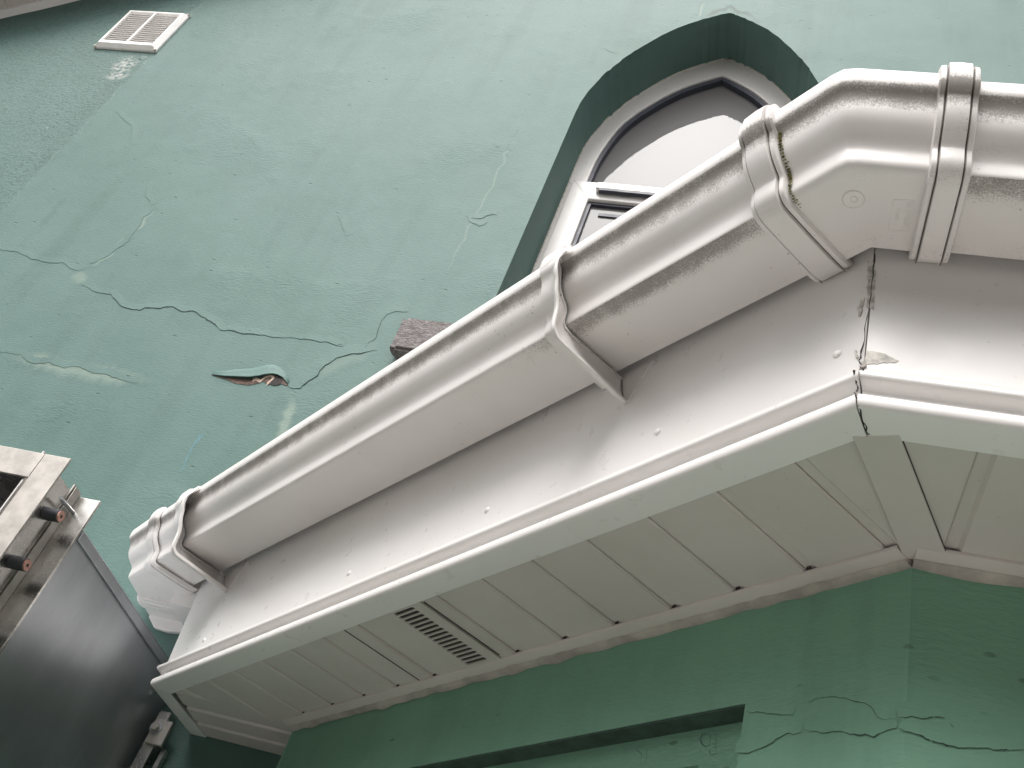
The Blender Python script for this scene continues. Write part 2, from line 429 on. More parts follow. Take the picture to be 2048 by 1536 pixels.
crack([(232, 225), (248, 240), (262, 250), (264, 290)], wf, NW, house, wd=.003, lip=.002)
crack([(1525, 8), (1520, 18), (1516, 26)], wf, NW, house, wd=.005, lip=.003)
scar([(1408, 4), (1400, 22), (1395, 38)], wf, NW, house, wd=.03, v=.7)
crack([(1404, 8), (1397, 30)], wf, NW, house, wd=.003, lip=.002)
scar([(1527, 4), (1521, 16), (1516, 28)], wf, NW, house, wd=.025, v=.5)
crack([(1208, 97), (1218, 102), (1228, 107)], wf, NW, house, wd=.004, lip=.002)
scar([(262, 108), (248, 128), (235, 148), (225, 166)], wf, NW, house, wd=.20, key='white', name='white_stain', v=.9)
scar([(296, 110), (290, 114), (280, 120)], wf, NW, house, wd=.07, key='white', name='white_stain', v=.6)
scar([(92, 250), (88, 262)], wf, NW, house, wd=.06, key='white', name='white_stain', v=.6)
scar([(140, 385), (100, 430), (70, 470)], wf, NW, house, wd=.07, key='deep', name='dark_smear', v=.35)
# dark mouldy crown of the arch
scar([(1400, 36), (1435, 21), (1462, 15), (1492, 27), (1520, 46)], wf, NW, house, wd=.055, key='deep', name='mould_stain', v=1)
# pale blue scratch
m, t, b = nodes('blue_scuff'); b.inputs['Base Color'].default_value = (.07, .17, .19, 1); b.inputs['Roughness'].default_value = .6
for px_, w_ in (([(408, 867), (396, 882), (385, 893), (378, 908), (366, 935), (360, 942)], .006), ([(400, 870), (388, 890), (382, 902)], .004)):
    mb = MB(); P = ribbon_pts(px_, wf, jit=.8); ids = []
    for k, p in enumerate(P): ids.append([mb.vert(p + np.array([-w_, -.0011, w_ * .4]) * random.uniform(.3, 1)), mb.vert(p + np.array([w_, -.0011, -w_ * .4]) * random.uniform(.3, 1))])
    for a, b_ in zip(ids, ids[1:]): mb.face(a[0], a[1], b_[1], b_[0])
    mb.build('paint_scuff', 'blue_scuff', house)
# burst patch: bare brick under a curled lip of paint
low = [(424, 751), (452, 759), (470, 767), (498, 771), (516, 767), (524, 762), (536, 769), (552, 772), (564, 768), (572, 772)]
upp = [(424, 750), (450, 755), (470, 757), (500, 759), (520, 757), (530, 754), (545, 752), (556, 753), (566, 757), (576, 770)]
mb = MB(); ids = [[mb.vert(wf(a) + np.array([0, -.0018, 0])), mb.vert(wf(b_) + np.array([0, -.0018, 0]))] for a, b_ in zip(low, upp)]
for a, b_ in zip(ids, ids[1:]): mb.face(a[0], a[1], b_[1], b_[0])
mb.build('bare_brick_patch', 'exposed_brick', house)
mb = MB(); ids = []
for k, q in enumerate(upp):
    u = k / (len(upp) - 1); h = abs(.013 * abs(math.sin(math.pi * min(1, u * 1.05))) ** .7 + .001)
    row = []
    for f, hh in ((0, 1), (-3, .8), (-8, .5), (-15, .2), (-24, 0)):
        p = wf((q[0] - f * .15, q[1] + f * (.3 + .7 * math.sin(math.pi * u)))); row.append(mb.vert(p + np.array([0, -.0005 - h * hh, 0])))
    ids.append(row)
for a, b_ in zip(ids, ids[1:]):
    for k in range(4): mb.face(a[k], a[k + 1], b_[k + 1], b_[k])
fl = mb.build('curled_paint', 'teal_render', house, smooth=80)
sdm = fl.modifiers.new('s', 'SOLIDIFY'); sdm.thickness = .0012
m, t, b = nodes('cream_edge'); b.inputs['Base Color'].default_value = (.55, .42, .34, 1); b.inputs['Roughness'].default_value = .8
mb = MB(); ids = []
for q in [(505, 762), (512, 759), (520, 764), (530, 756), (541, 752), (548, 756), (540, 763), (533, 770)]:
    p = wf(q); ids.append([mb.vert(p + np.array([0, -.004, random.uniform(.004, .010)])), mb.vert(p + np.array([.003, -.003, -random.uniform(.004, .009)]))])
for a, b_ in zip(ids, ids[1:]): mb.face(a[0], a[1], b_[1], b_[0])
mb.build('torn_paint_rim', 'cream_edge', house)
mb = MB()
pp = [(548, 757), (560, 755), (566, 760), (562, 769), (548, 772), (541, 768)]
mb.face(*[mb.vert(wf(q) + np.array([0, -.0028, 0])) for q in pp]); mb.build('hole', 'dark_gap', house)

# ------------------------------------------------------------------ arched window
YF = YW + .275
win = thing('arched_window', 'pointed arch window with white plastic frame set deep in the teal wall', 'window', (XA, YF, ZSILL))
fo = [(z, w_) for z, w_ in hw]
gin = [(5.275, 0.), (5.24, .055), (5.12, .20), (4.935, .34), (4.72, .45), (4.45, .505), (4.25, .515)]
up_in = arch(gin, 4.205)
def ring_prism(name, outer, inner_list, y0, y1, mat, parent, bevel=0, smooth=None):
    """frame between two outlines with the same number of points"""
    inner = inner_list[0]; mb = MB()
    rs = [[(x, y0, z) for x, z in outer], [(x, y0, z) for x, z in inner], [(x, y1, z) for x, z in inner], [(x, y1, z) for x, z in outer]]
    ids = [[mb.vert(p) for p in r] for r in rs]; n_ = len(outer)
    assert len(inner) == n_, (name, n_, len(inner))
    for q in range(4):
        A, B = ids[q], ids[(q + 1) % 4]
        for k in range(n_): mb.face(A[k], A[(k + 1) % n_], B[(k + 1) % n_], B[k])
    return mb.build(name, mat, parent, smooth=smooth, bevel=bevel)
def resamp(P, n):
    P = [np.array(p) for p in P]; L_ = [0.]
    for a, b_ in zip(P, P[1:]): L_.append(L_[-1] + float(np.linalg.norm(b_ - a)))
    out = []
    for k in range(n):
        t_ = L_[-1] * k / (n - 1); j = min(len(P) - 2, max(0, int(np.searchsorted(L_, t_)) - 1)); u = (t_ - L_[j]) / (L_[j + 1] - L_[j] + 1e-12); out.append(tuple(P[j] + (P[j + 1] - P[j]) * u))
    return out
def half_arch(lp): # right half, apex first
    n_ = (len(lp) - 2) // 2 + 1
    return [p for p in lp[:n_ + 1]]
def sym(lp, n=40):
    h = half_arch(lp); h = resamp(h[:-1], n) + [h[-1]]
    return h + [(2 * XA - x, z) for x, z in h[1:]][::-1]
up_outer = sym(arch(hw, 4.1795, inset=.010)); up_inner = sym(arch(gin, 4.205))
ring_prism('arched_frame', up_outer, [up_inner], YF, YF + .1, 'frame_pvc', win, bevel=.004)
for sx in (-1, 1):
    mb = MB(); mb.box(*sorted((XA + sx * .603, XA + sx * .545)), YF, YF + .1, ZSILL, 4.1793); mb.build('jamb', 'frame_pvc', win, bevel=.004)
so_ = [(XA + .577, ZSILL + .03), (XA + .577, 4.182), (XA - .577, 4.182), (XA - .577, ZSILL + .03)]
si_ = [(XA + .468, ZSILL + .13), (XA + .468, 4.045), (XA - .468, 4.045), (XA - .468, ZSILL + .13)]
ring_prism('opening_sash', so_, [si_], YF - .022, YF + .03, 'frame_pvc', win, bevel=.006)
# sash mitre joints
mb = MB()
for sx in (-1, 1):
    a = (XA + sx * .572, YF - .0228, 4.181); b_ = (XA + sx * .470, YF - .0228, 4.048)
    mb.face(mb.vert((a[0] - .0015, a[1], a[2])), mb.vert((a[0] + .0015, a[1], a[2])), mb.vert((b_[0] + .0015, b_[1], b_[2])), mb.vert((b_[0] - .0015, b_[1], b_[2])))
mb.build('sash_mitre_line', 'tape_residue', win)
# gaskets
g_in = sym(arch([(z - .024 if w_ > 0 else z - .03, max(0, w_ - .017) if w_ > .02 else w_ * .7) for z, w_ in gin], 4.222))
ring_prism('upper_gasket', sym(arch(gin, 4.2052)), [g_in], YF + .012, YF + .055, 'gasket', win)
sg = [(XA + .451, ZSILL + .147), (XA + .451, 4.028), (XA - .451, 4.028), (XA - .451, ZSILL + .147)]
ring_prism('lower_gasket', si_, [sg], YF - .004, YF + .02, 'gasket', win)
mb = MB(); gl_ = arch(gin, 4.20); mb.face(*[mb.vert((x, YF + .045, z)) for x, z in gl_])
mb.build('upper_glass_pane', 'window_glass', win)
mb = MB(); mb.face(*[mb.vert((x, YF + .012, z)) for x, z in si_]); mb.build('lower_glass_pane', 'window_glass', win)
mb = MB(); mb.box(XA - .443, XA + .443, YF - .052, YF - .0225, 4.098, 4.146)
tv = mb.build('trickle_vent', 'frame_pvc', win, bevel=.005)
mb = MB(); mb.box(XA - .425, XA + .425, YF - .050, YF - .028, 4.086, 4.0985); mb.build('vent_mouth', 'gasket', tv)
mb = MB(); mb.box(XA - .40, XA + .2, YF + .004, YF + .0105, 3.955, 3.975); mb.build('pane_spacer_bar', 'gasket', win)
# sealant bead round the frame
ring_prism('sealant_bead', sym(arch(hw, ZSILL + .002, inset=-.002)), [sym(arch(hw, ZSILL + .03, inset=.02))], YF - .006, YF + .01, 'sealant', win)
mb = MB(); mb.box(XA - .62, XA + .62, YW - .06, YF + .05, ZSILL - .05, ZSILL + .008); mb.build('sill', 'frame_pvc', win, bevel=.005)

# ------------------------------------------------------------------ louvred wall vent
va, vb, vc, vd = [at_y(q, YW) for q in ((260, 28), (380, 33), (190, 98), (315, 105))]
x0, x1, z0, z1 = -4.166, -3.757, 4.655, 5.07
vent = thing('wall_vent', 'white plastic louvred vent cover screwed to the teal wall, square, in the upper left', 'vent cover', ((x0 + x1) / 2, YW, z0))
def ring_box(mb, x0, x1, z0, z1, wl, wr, wb, wt, y0, y1):
    mb.box(x0, x1, y0, y1, z1 - wt, z1); mb.box(x0, x1, y0, y1, z0, z0 + wb)
    mb.box(x0, x0 + wl, y0, y1, z0 + wb, z1 - wt); mb.box(x1 - wr, x1, y0, y1, z0 + wb, z1 - wt)
mb = MB(); rs = []
for (d, y) in ((0, YW - .0005), (0, YW - .012), (.022, YW - .034), (.034, YW - .034), (.036, YW - .012)):
    rs.append([(x0 + d, y, z0 + d), (x1 - d, y, z0 + d), (x1 - d, y, z1 - d), (x0 + d, y, z1 - d)])
mb.loft(rs, caps=False); mb.build('vent_frame', 'louvre_white', vent, bevel=.001)
mb = MB(); nsl = 15; a0, a1 = x0 + .034, x1 - .034
for k in range(nsl):
    zc = z0 + .048 + (z1 - z0 - .082) * (k + .5) / nsl
    i = [mb.vert(p) for p in ((a0, YW - .031, zc - .007), (a1, YW - .031, zc - .007), (a1, YW - .014, zc + .007), (a0, YW - .014, zc + .007),
                              (a0, YW - .029, zc - .010), (a1, YW - .029, zc - .010), (a1, YW - .012, zc + .004), (a0, YW - .012, zc + .004))]
    for f in ((0, 1, 2, 3), (4, 7, 6, 5), (0, 4, 5, 1), (3, 2, 6, 7), (0, 3, 7, 4), (1, 5, 6, 2)): mb.face(*[i[q] for q in f])
mb.build('louvre_slats', 'louvre_white', vent)
mb = MB(); mb.box((x0 + x1) / 2 - .006, (x0 + x1) / 2 + .006, YW - .035, YW - .011, z0 + .034, z1 - .034)
mb.box(a0, a1, YW - .0325, YW - .012, z0 + .033, z0 + .05); mb.build('vent_mullion', 'louvre_white', vent)
mb = MB(); mb.box(a0, a1, YW - .006, YW - .0008, z0 + .034, z1 - .034); mb.build('vent_backing', 'vent_grey', vent)
for (x, z) in ((x0 + .006, z0 + .006), (x1 - .006, z0 + .006), (x1 - .006, z1 - .006), (x0 + .006, z1 - .006)):
    mb = MB(); mb.tube((x, YW - .004, z), (x, YW - .022, z), .0105, 14, .006); mb.build('screw_cap', 'sealant', vent, smooth=50)

# ------------------------------------------------------------------ projecting brick
bk = bmesh.new(); bmesh.ops.create_cube(bk, size=1)
bmesh.ops.bevel(bk, geom=bk.edges[:], offset=.07, segments=2, affect='EDGES')
bmesh.ops.subdivide_edges(bk, edges=bk.edges[:], cuts=5, use_grid_fill=True)
bx0, bx1, by0, by1, bz0, bz1 = -1.525, -1.20, 2.815, 2.96, 2.585, 2.768
for v in bk.verts:
    c_ = v.co.copy(); nn = noise.noise(c_ * 3.1) * .03 + noise.noise(c_ * 9) * .012
    c_ += c_.normalized() * nn
    if c_.z < -.2 and c_.y > -.1: c_.x += .05
    v.co = Wd((bx0 + (c_.x + .5) * (bx1 - bx0), by0 + (c_.y + .5) * (by1 - by0), bz0 + (c_.z + .5) * (bz1 - bz0)))
bo = link(bk, 'projecting_brick', 'brick_grey', smooth=35)
bo['label'] = 'rough grey brick sticking out of the teal wall just above the gutter'; bo['category'] = 'brick'

# ------------------------------------------------------------------ gable verge (top left) and main roof
verge = thing('gable_verge', 'white boarded underside of the sloping roof edge at the top left corner of the wall', 'roof edge', (-5, YW, 4.9))
def vpt(x, y, up): # a point on the slope, 'up' perpendicular offset
    n_ = np.array([-slope, 1]) / math.hypot(slope, 1); return (x + n_[0] * up, y, zv(x) + n_[1] * up)
mb = MB()
xs = np.arange(-7.4, XPK - .01, .128)
for a in xs:
    mb2 = MB(); b_ = min(a + .128, XPK)
    ring = lambda y: [vpt(a + .001, y, .006), vpt(a + .012, y, .0), vpt(b_ - .003, y, 0), vpt(b_, y, .006), vpt(b_, y, .02), vpt(a + .001, y, .02)]
    mb2.loft([ring(YW - .27), ring(YW - .036)])
    if zv(a) < 5.9: mb2.build('soffit_board', 'soffit_pvc', verge)
mb = MB(); ring = lambda x: [vpt(x, YW - .27, -.06), vpt(x, YW - .30, -.06), vpt(x, YW - .30, .30), vpt(x, YW - .27, .30)]
mb.loft([ring(-7.4), ring(XPK)]); mb.build('barge_board', 'fascia_pvc', verge)
mb = MB(); rs = []
for k, x in enumerate(np.arange(-7.0, XPK, .07)):
    j = random.uniform(0, .008); rs.append([vpt(x, YW - .0005, -.02 - j), vpt(x, YW - .045, -.014), vpt(x, YW - .045, .008), vpt(x, YW - .0005, .008)])
mb.loft(rs); mb.build('wall_trim', 'fascia_pvc', verge)
mb = MB(); ring = lambda x: [vpt(x, YW - .36, .30), vpt(x, YW + 6, .30), vpt(x, YW + 6, .36), vpt(x, YW - .36, .36)]
mb.loft([ring(-7.6), ring(XPK)]); mb.build('roof_slope', 'slate', verge)
mb = MB(); mm = lambda p: (2 * XPK - p[0], p[1], p[2])
ring2 = lambda x: [mm(p) for p in ring(x)]
mb.loft([ring2(-7.6), ring2(XPK)]); mb.build('roof_slope', 'slate', verge)
mb = MB(); mb.loft([[mm(vpt(x, YW - .27, .0)), mm(vpt(x, YW - .001, .0)), mm(vpt(x, YW - .001, .3)), mm(vpt(x, YW - .30, .3)), mm(vpt(x, YW - .30, -.05))] for x in (-7.4, XPK)]); mb.build('boxed_edge', 'soffit_pvc', verge)

# ------------------------------------------------------------------ bay walls
bay = thing('bay_wall', 'bay wall in the gable paint retoned for shade, with recessed panel under the white eaves', 'wall', (W2[0], W2[1] + .3, -ZC / S))
ZT = 1.06; ZG = -ZC / S
cA = (W2 - Q2) @ nA; sW2 = (W2 - Q2) @ dA; sW1 = (W1 - Q2) @ dA
def panelA(sa, sb, za, zb_, o=0., holes=(), thick=.02, name='wall_face', mat='bay_render'):
    b = bmesh.new()
    def ringset(oo):
        ed = []; rs = []
        for lp in [[(sa, za), (sb, za), (sb, zb_), (sa, zb_)]] + list(holes):
            vs = [b.verts.new(Wd(PA(s_, oo, z))) for s_, z in lp]; rs.append(vs)
            for k in range(len(vs)): ed.append(b.edges.new((vs[k], vs[(k + 1) % len(vs)])))
        bmesh.ops.triangle_fill(b, use_beauty=True, use_dissolve=False, edges=ed); return rs
    A = ringset(o); B = ringset(o - thick)
    for ra, rb in zip(A, B):
        for k in range(len(ra)): n_ = len(ra); b.faces.new((ra[k], ra[(k + 1) % n_], rb[(k + 1) % n_], rb[k]))
    return link(b, name, mat, bay)
jz = lambda a: a + random.uniform(-.002, .002)
h1 = [(-1.62, -.5)] + [(x, .813) for x in np.linspace(-1.62, -.412, 16)] + [(-.404, -.5)]
d1 = .042; h2 = [(-1.5, -.35), (-1.5, .742), (-.531, .745), (-.528, -.35)]
panelA(sW1, sW2, ZG, ZT, cA, [h1], thick=d1)
panelA(sW1 + .02, sW2 - .08, ZG, ZT - .02, cA - d1 - .0005, [h2], thick=.12, name='recessed_panel')
panelA(-1.55, -.5, -.4, .8, cA - d1 - .13, thick=.03, name='dark_window_infill', mat='timber')
mb = MB()
pl_ = [W2, (2 * XM - W2[0], W2[1])]
mb.box(W2[0], 2 * XM - W2[0], W2[1], W2[1] + .15, ZG, ZT); mb.build('wall_face', 'bay_render', bay)
mb = MB(); ring = lambda z: [(*W1, z), (W1[0], YW - .001, z), (W1[0] + .1, YW - .001, z), (W1[0] + .1, W1[1] + .02, z)]
mb.loft([ring(ZG), ring(ZT)]); mb.build('wall_face', 'bay_render', bay)
mb = MB(); ring = lambda z: [(*mir(W2), z), (*mir(W1), z), (mir(W1)[0], YW - .001, z), (mir(W1)[0] - .1, YW - .001, z), (mir(W1)[0] - .12, mir(W1)[1], z), (mir(W2)[0] - .12, mir(W2)[1] + .1, z)]
mb.loft([ring(ZG), ring(ZT)]); mb.build('wall_face', 'bay_render', bay)
plain('shade_green', (.035, .065, .05), .8, nz=.3, scale=40, bmp=.3)
mb = MB(); mb.boxA(-1.615, -.4135, cA - d1 + .0004, cA - .0015, .8085, .8125); mb.build('lintel_shade_strip', 'shade_green', bay)  # dark strip paints in the shade under the lintel
wA = lambda q: onA(q, cA); wB = lambda q: at_y(q, W2[1]); NA3 = (nA[0], nA[1], 0)
c7 = lambda a, b_: (1300 + a / 2.738, 1350 + b_ / 2.738)
crack([c7(*p) for p in [(460, 430), (545, 423), (655, 388), (680, 362), (750, 322), (830, 318)]], wA, NA3, bay, wd=.005, lip=.003, lipw=.02, mat='bay_render')
crack([c7(*p) for p in [(845, 305), (950, 320), (1000, 307), (1080, 316), (1100, 328), (1180, 325), (1225, 337), (1290, 310), (1358, 288)]], wA, NA3, bay, wd=.007, lip=.004, lipw=.02, mat='bay_render')
crack([c7(*p) for p in [(1362, 290), (1420, 312), (1500, 340), (1545, 368), (1640, 388), (1690, 400), (1760, 400), (1880, 412), (1950, 408), (2046, 408)]], wB, NW, bay, wd=.007, lip=.004, lipw=.02, mat='bay_render')
crack([c7(*p) for p in [(530, 198), (580, 207), (635, 208), (650, 220), (720, 218), (785, 224)]], wA, NA3, bay, wd=.004, lip=.002, lipw=.02, mat='bay_render')
crack([c7(*p) for p in [(875, 145), (920, 125), (1060, 122), (1120, 145), (1190, 160), (1215, 180), (1250, 225), (1300, 243), (1345, 245)]], wA, NA3, bay, wd=.004, lip=.003, lipw=.02, mat='bay_render')
crack([c7(*p) for p in [(1362, 238), (1400, 236), (1435, 227), (1460, 233), (1560, 232), (1615, 240)]], wB, NW, bay, wd=.005, lip=.002, lipw=.02, mat='bay_render')
crack([c7(*p) for p in [(1640, 265), (1665, 292)]], wB, NW, bay, wd=.004, lip=0, mat='bay_render')
wP = lambda q: onA(q, cA - d1)
crack([c7(275, 350), c7(290, 322), c7(320, 322), c7(335, 345), c7(330, 385), c7(305, 395), c7(283, 378), c7(275, 350)], wP, NA3, bay, wd=.004, lip=.003, lipw=.01, mat='bay_render', jit=.5)
crack([c7(330, 400), c7(328, 425), c7(338, 442)], wP, NA3, bay, wd=.004, lip=.002, lipw=.01, mat='bay_render', jit=.5)
crack([(1270, 1497), (1284, 1508), (1282, 1530)], wP, NA3, bay, wd=.004, lip=.003, lipw=.01, mat='bay_render', jit=.5)

# ------------------------------------------------------------------ soffit
sof = thing('bay_soffit', 'grey white grooved plastic soffit under the bay eaves, with a row of vent slots', 'soffit', (-.7, 2.0, 1.0))
ZS = 1.0048
def board_ring(s_, w_, o, P3):
    g_ = .006
    return [P3(s_ + .0004, o, ZS + g_), P3(s_ + .018, o, ZS + g_), P3(s_ + .024, o, ZS), P3(s_ + w_ - .004, o, ZS), P3(s_ + w_ - .0006, o, ZS + .004), P3(s_ + w_ - .0006, o, ZS + .02), P3(s_ + .0004, o, ZS + .02)]
mA = np.array([-.3877, -1.0]); mdir = np.array([.3877, 1.0]) / math.hypot(.3877, 1)     # mitre inwards from Q2
# strip over the right-hand mitre
L0, L1 = np.array([.084, 1.135]), np.array([.1935, 1.392]); R0, R1 = np.array([.142, 1.118]), np.array([.257, 1.385])
def side_plane(a, b_, sgn):
    d = (b_ - a) / np.linalg.norm(b_ - a); n_ = np.array([d[1], -d[0]]) * sgn; return ((a[0], a[1], 1), (n_[0], n_[1], 0))
J1 = np.array([-1.505, 2.600]); cutM1 = side_plane(J1, W1, -1)
J1d = (W1 - J1)
def keep_A(): # keep the part right of the left mitre
    d = J1d / np.linalg.norm(J1d); n_ = np.array([-d[1], d[0]])
    if n_ @ (np.array([-.5, 1.9]) - J1) > 0: n_ = -n_
    return ((J1[0], J1[1], 1), (n_[0], n_[1], 0))
cM = ((L0 + R0) / 2); cM2 = ((L1 + R1) / 2); dM = (cM2 - cM) / np.linalg.norm(cM2 - cM); nM = np.array([dM[1], -dM[0]])  # points to +x side
pitch = .1445; s_edges = []
s_ = -.148 + pitch
while s_ > -2.3: s_edges.append(s_ - pitch); s_ -= pitch
for k, s0 in enumerate(s_edges):
    if abs(s0 + .148 + pitch * 7) < .01: pass
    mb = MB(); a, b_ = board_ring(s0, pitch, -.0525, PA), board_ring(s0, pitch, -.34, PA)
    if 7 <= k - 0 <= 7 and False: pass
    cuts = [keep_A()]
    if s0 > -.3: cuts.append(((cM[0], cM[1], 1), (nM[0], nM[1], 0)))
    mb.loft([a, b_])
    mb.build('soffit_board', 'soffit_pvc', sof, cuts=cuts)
# dark joint lines where the planks click together
for s0, o0, o1 in ((-1.056, -.063, -.275), (-1.352, -.06, -.283)):
    mb = MB(); mb.boxA(s0, s0 + .0025, o1, o0, ZS - .0012, ZS + .002); mb.build('plank_joint_gap', 'dark_gap', sof)
# vent strip: raised plate pierced by rounded slots
vst = MB(); rows = 16
b = bmesh.new(); outerS = [(-1.178, -.0555), (-1.0585, -.0555), (-1.0585, -.285), (-1.178, -.285)]
def slot(sc_, oc, ln, wd_):
    pts = []
    for k in range(9): a_ = -math.pi / 2 + math.pi * k / 8; pts.append((sc_ + ln / 2 - wd_ / 2 + wd_ / 2 * math.cos(a_), oc + wd_ / 2 * math.sin(a_)))
    for k in range(9): a_ = math.pi / 2 + math.pi * k / 8; pts.append((sc_ - ln / 2 + wd_ / 2 + wd_ / 2 * math.cos(a_), oc + wd_ / 2 * math.sin(a_)))
    return pts
slots = [slot(-1.125, -.0665 - .01345 * k, .069, .0098) for k in range(rows)]
loops = [outerS] + slots
def rs_(z):
    ed = []; R = []
    for lp in loops:
        vs = [b.verts.new(Wd(PA(x, o, z))) for x, o in lp]; R.append(vs)
        for k in range(len(vs)): ed.append(b.edges.new((vs[k], vs[(k + 1) % len(vs)])))
    bmesh.ops.triangle_fill(b, use_beauty=True, use_dissolve=False, edges=ed); return R
A_, B_ = rs_(ZS - .0045), rs_(ZS - .0012)
for ra, rb in zip(A_, B_):
    for k in range(len(ra)): n_ = len(ra); b.faces.new((ra[k], ra[(k + 1) % n_], rb[(k + 1) % n_], rb[k]))
vp = link(b, 'vent_strip', 'soffit_pvc', sof)
mb = MB(); mb.boxA(-1.166, -1.084, -.277, -.06, ZS - .0014, ZS - .0004); mb.build('vent_mesh', 'dark_gap', vp)
# C return boards (planks run along x)
for k in range(3):
    y0 = 2.60 + .1 * k
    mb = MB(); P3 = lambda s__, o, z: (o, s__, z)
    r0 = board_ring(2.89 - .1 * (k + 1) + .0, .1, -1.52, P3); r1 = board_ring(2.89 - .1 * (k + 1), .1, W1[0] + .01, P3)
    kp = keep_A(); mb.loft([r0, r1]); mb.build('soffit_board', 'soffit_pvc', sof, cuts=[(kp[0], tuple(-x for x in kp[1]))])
# B boards
k = 0; x = .10
while x < 2 * XM - .1:
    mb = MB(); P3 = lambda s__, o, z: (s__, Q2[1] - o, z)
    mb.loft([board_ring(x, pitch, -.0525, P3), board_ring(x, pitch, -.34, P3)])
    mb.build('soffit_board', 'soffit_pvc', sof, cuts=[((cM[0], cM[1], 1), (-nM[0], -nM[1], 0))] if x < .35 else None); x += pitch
mb = MB(); mb.loft([[(*L0, ZS - .006), (*R0, ZS - .006), (*R0, ZS - .001), (*L0, ZS - .001)], [(*L1, ZS - .006), (*R1, ZS - .006), (*R1, ZS - .001), (*L1, ZS - .001)]])
o = mb.build('mitre_strip', 'soffit_pvc', sof, bevel=.001); o['label'] = 'flat cover strip over the soffit mitre'
mb = MB(); dl = (L1 - L0); 
for a, b_ in ((L0, L1), (R0, R1)):
    mb.loft([[(a[0] - .0010, a[1], ZS - .0030), (a[0] + .0010, a[1], ZS - .0030), (a[0] + .0010, a[1], ZS), (a[0] - .0010, a[1], ZS)], [(b_[0] - .0010, b_[1], ZS - .0030), (b_[0] + .0010, b_[1], ZS - .0030), (b_[0] + .0010, b_[1], ZS), (b_[0] - .0010, b_[1], ZS)]])
mb.build('strip_edge_gap', 'dark_gap', sof)
# trim against the wall with ragged sealant
def trim(path, name='wall_trim', wav=.006, seedv=0, w0=.040, n_=60, lo=-.284, wallo=None):
    mb = MB(); ms = MB(); p, q = path; P = seg(p, q, n_); d = (np.array(q) - np.array(p)) / np.linalg.norm(np.array(q) - np.array(p)); n2 = np.array([d[1], -d[0]])
    rs = []; rr = []
    for k, c_ in enumerate(P):
        wv = noise.noise(Vector((k * .23 + seedv, 0, 0))) * wav; wv2 = noise.noise(Vector((k * .17 + seedv, 5, 0)))
        def pt(o, z): a_ = c_ + n2 * o; return (a_[0], a_[1], z)
        rs.append([pt(w0, ZS - .0005), pt(w0 - .001, ZS - .005), pt(w0 - .008, ZS - .0085), pt(.012 + wv, ZS - .010), pt(-.002, ZS - .012), pt(-.002, ZS - .0005)])
        bz = .011 + .008 * max(0, wv2 + .25)
        rr.append([pt(.016 + abs(wv), ZS - .0103), pt(.011, ZS - .0145), pt(.004, ZS - bz - .003), pt(-.001, ZS - bz - .003 - wv * .4), pt(-.001, ZS - .0103)])
    mb.loft(rs); tr = mb.build(name, 'soffit_pvc', sof, smooth=50); ms.loft(rr); ms.build('sealant', 'trim_pvc', tr, smooth=60)
trim((W1, W2), seedv=3, n_=160)
trim((W2, mir(W2)), seedv=9)
trim((mir(W2), mir(W1)), seedv=12)
for k, s0 in enumerate(s_edges):     # dark sockets where the grooves run into the trim
    if -1.9 < s0 < -.2:
        mb = MB(); mb.boxA(s0 + .004, s0 + .012, cA + .0405, cA + .0425, ZS + .0015, ZS + .0055); mb.build('groove_end_gap', 'dark_gap', sof)
mb = MB(); rs = lambda z: [(*(Q2 + mdir * .06), z), (*W2, z), (*mir(W2), z), (*(mir(Q2) + np.array([-mdir[0], mdir[1]]) * .06), z)]
# right-hand mirrored facet as one plain run of boards
dB_ = (mir(Q1) - mir(Q2)) / np.linalg.norm(mir(Q1) - mir(Q2)); nB_ = np.array([dB_[1], -dB_[0]])
for k in range(15):
    P3 = lambda s__, o, z: (mir(Q2)[0] + dB_[0] * s__ + nB_[0] * o, mir(Q2)[1] + dB_[1] * s__ + nB_[1] * o, z)
    mb = MB(); mb.loft([board_ring(.1 + pitch * k, pitch, -.0525, P3), board_ring(.1 + pitch * k, pitch, -.34, P3)]); mb.build('soffit_board', 'soffit_pvc', sof)

# ------------------------------------------------------------------ fascia
fas = thing('bay_fascia', 'white plastic ogee fascia board round the bay below the gutter, mitred at the corner', 'fascia', (-.7, 1.8, 1.0))
fch = [(-.0165, 1.46), (-.016, 1.25), (-.016, 1.092), (-.0155, 1.087), (-.0135, 1.080), (-.009, 1.0725), (-.003, 1.0672), (.0005, 1.0655)]
fch2 = [(.0030, 1.0635), (.0036, 1.0580), (.0012, 1.0532), (-.0075, 1.0478), (-.0132, 1.0425), (-.0142, 1.0368), (-.0105, 1.0310), (-.0035, 1.0262), (.0015, 1.0205), (.0032, 1.0135), (.0024, 1.0065), (-.0005, 1.0018), (-.005, 1.0)]
fprof = fch[:2] + smooth_chain(fch[2:], 3) + smooth_chain(fch2, 3) + [(-.0555, 1.0), (-.0555, 1.0045), (-.032, 1.0045), (-.034, 1.46)]
def fdirt(kind):
    def f(r_i, k):
        o, z = fprof[k]
        if kind == 'A': return {'dirt': -.28 + (.14 if r_i > 10 else 0)}
        return {'dirt': -.03 if z > 1.08 else -.2}
    return f
g_ = .0012
def boardpath(p, q, n=10): return seg(p, q, n)
mQ1 = np.array([-1, -.441]); mQ2 = np.array([-.3877, -1.0])
cornerQ1 = Q1
mb = MB(); sweep(mb, seg(Q1, Q2 - dA * g_, 12), fprof, mit={0: mQ1, 12: mQ2}, at=fdirt('A'), skew={0: -dA * .30})
A_b = mb.build('fascia_board', 'fascia_pvc', fas, smooth=28)
mb = MB(); sweep(mb, seg(Q2 + np.array([g_, 0]), mir(Q2) - np.array([g_, 0]), 14), fprof, mit={0: mQ2, 14: [.3877, -1.0]}, at=fdirt('B'))
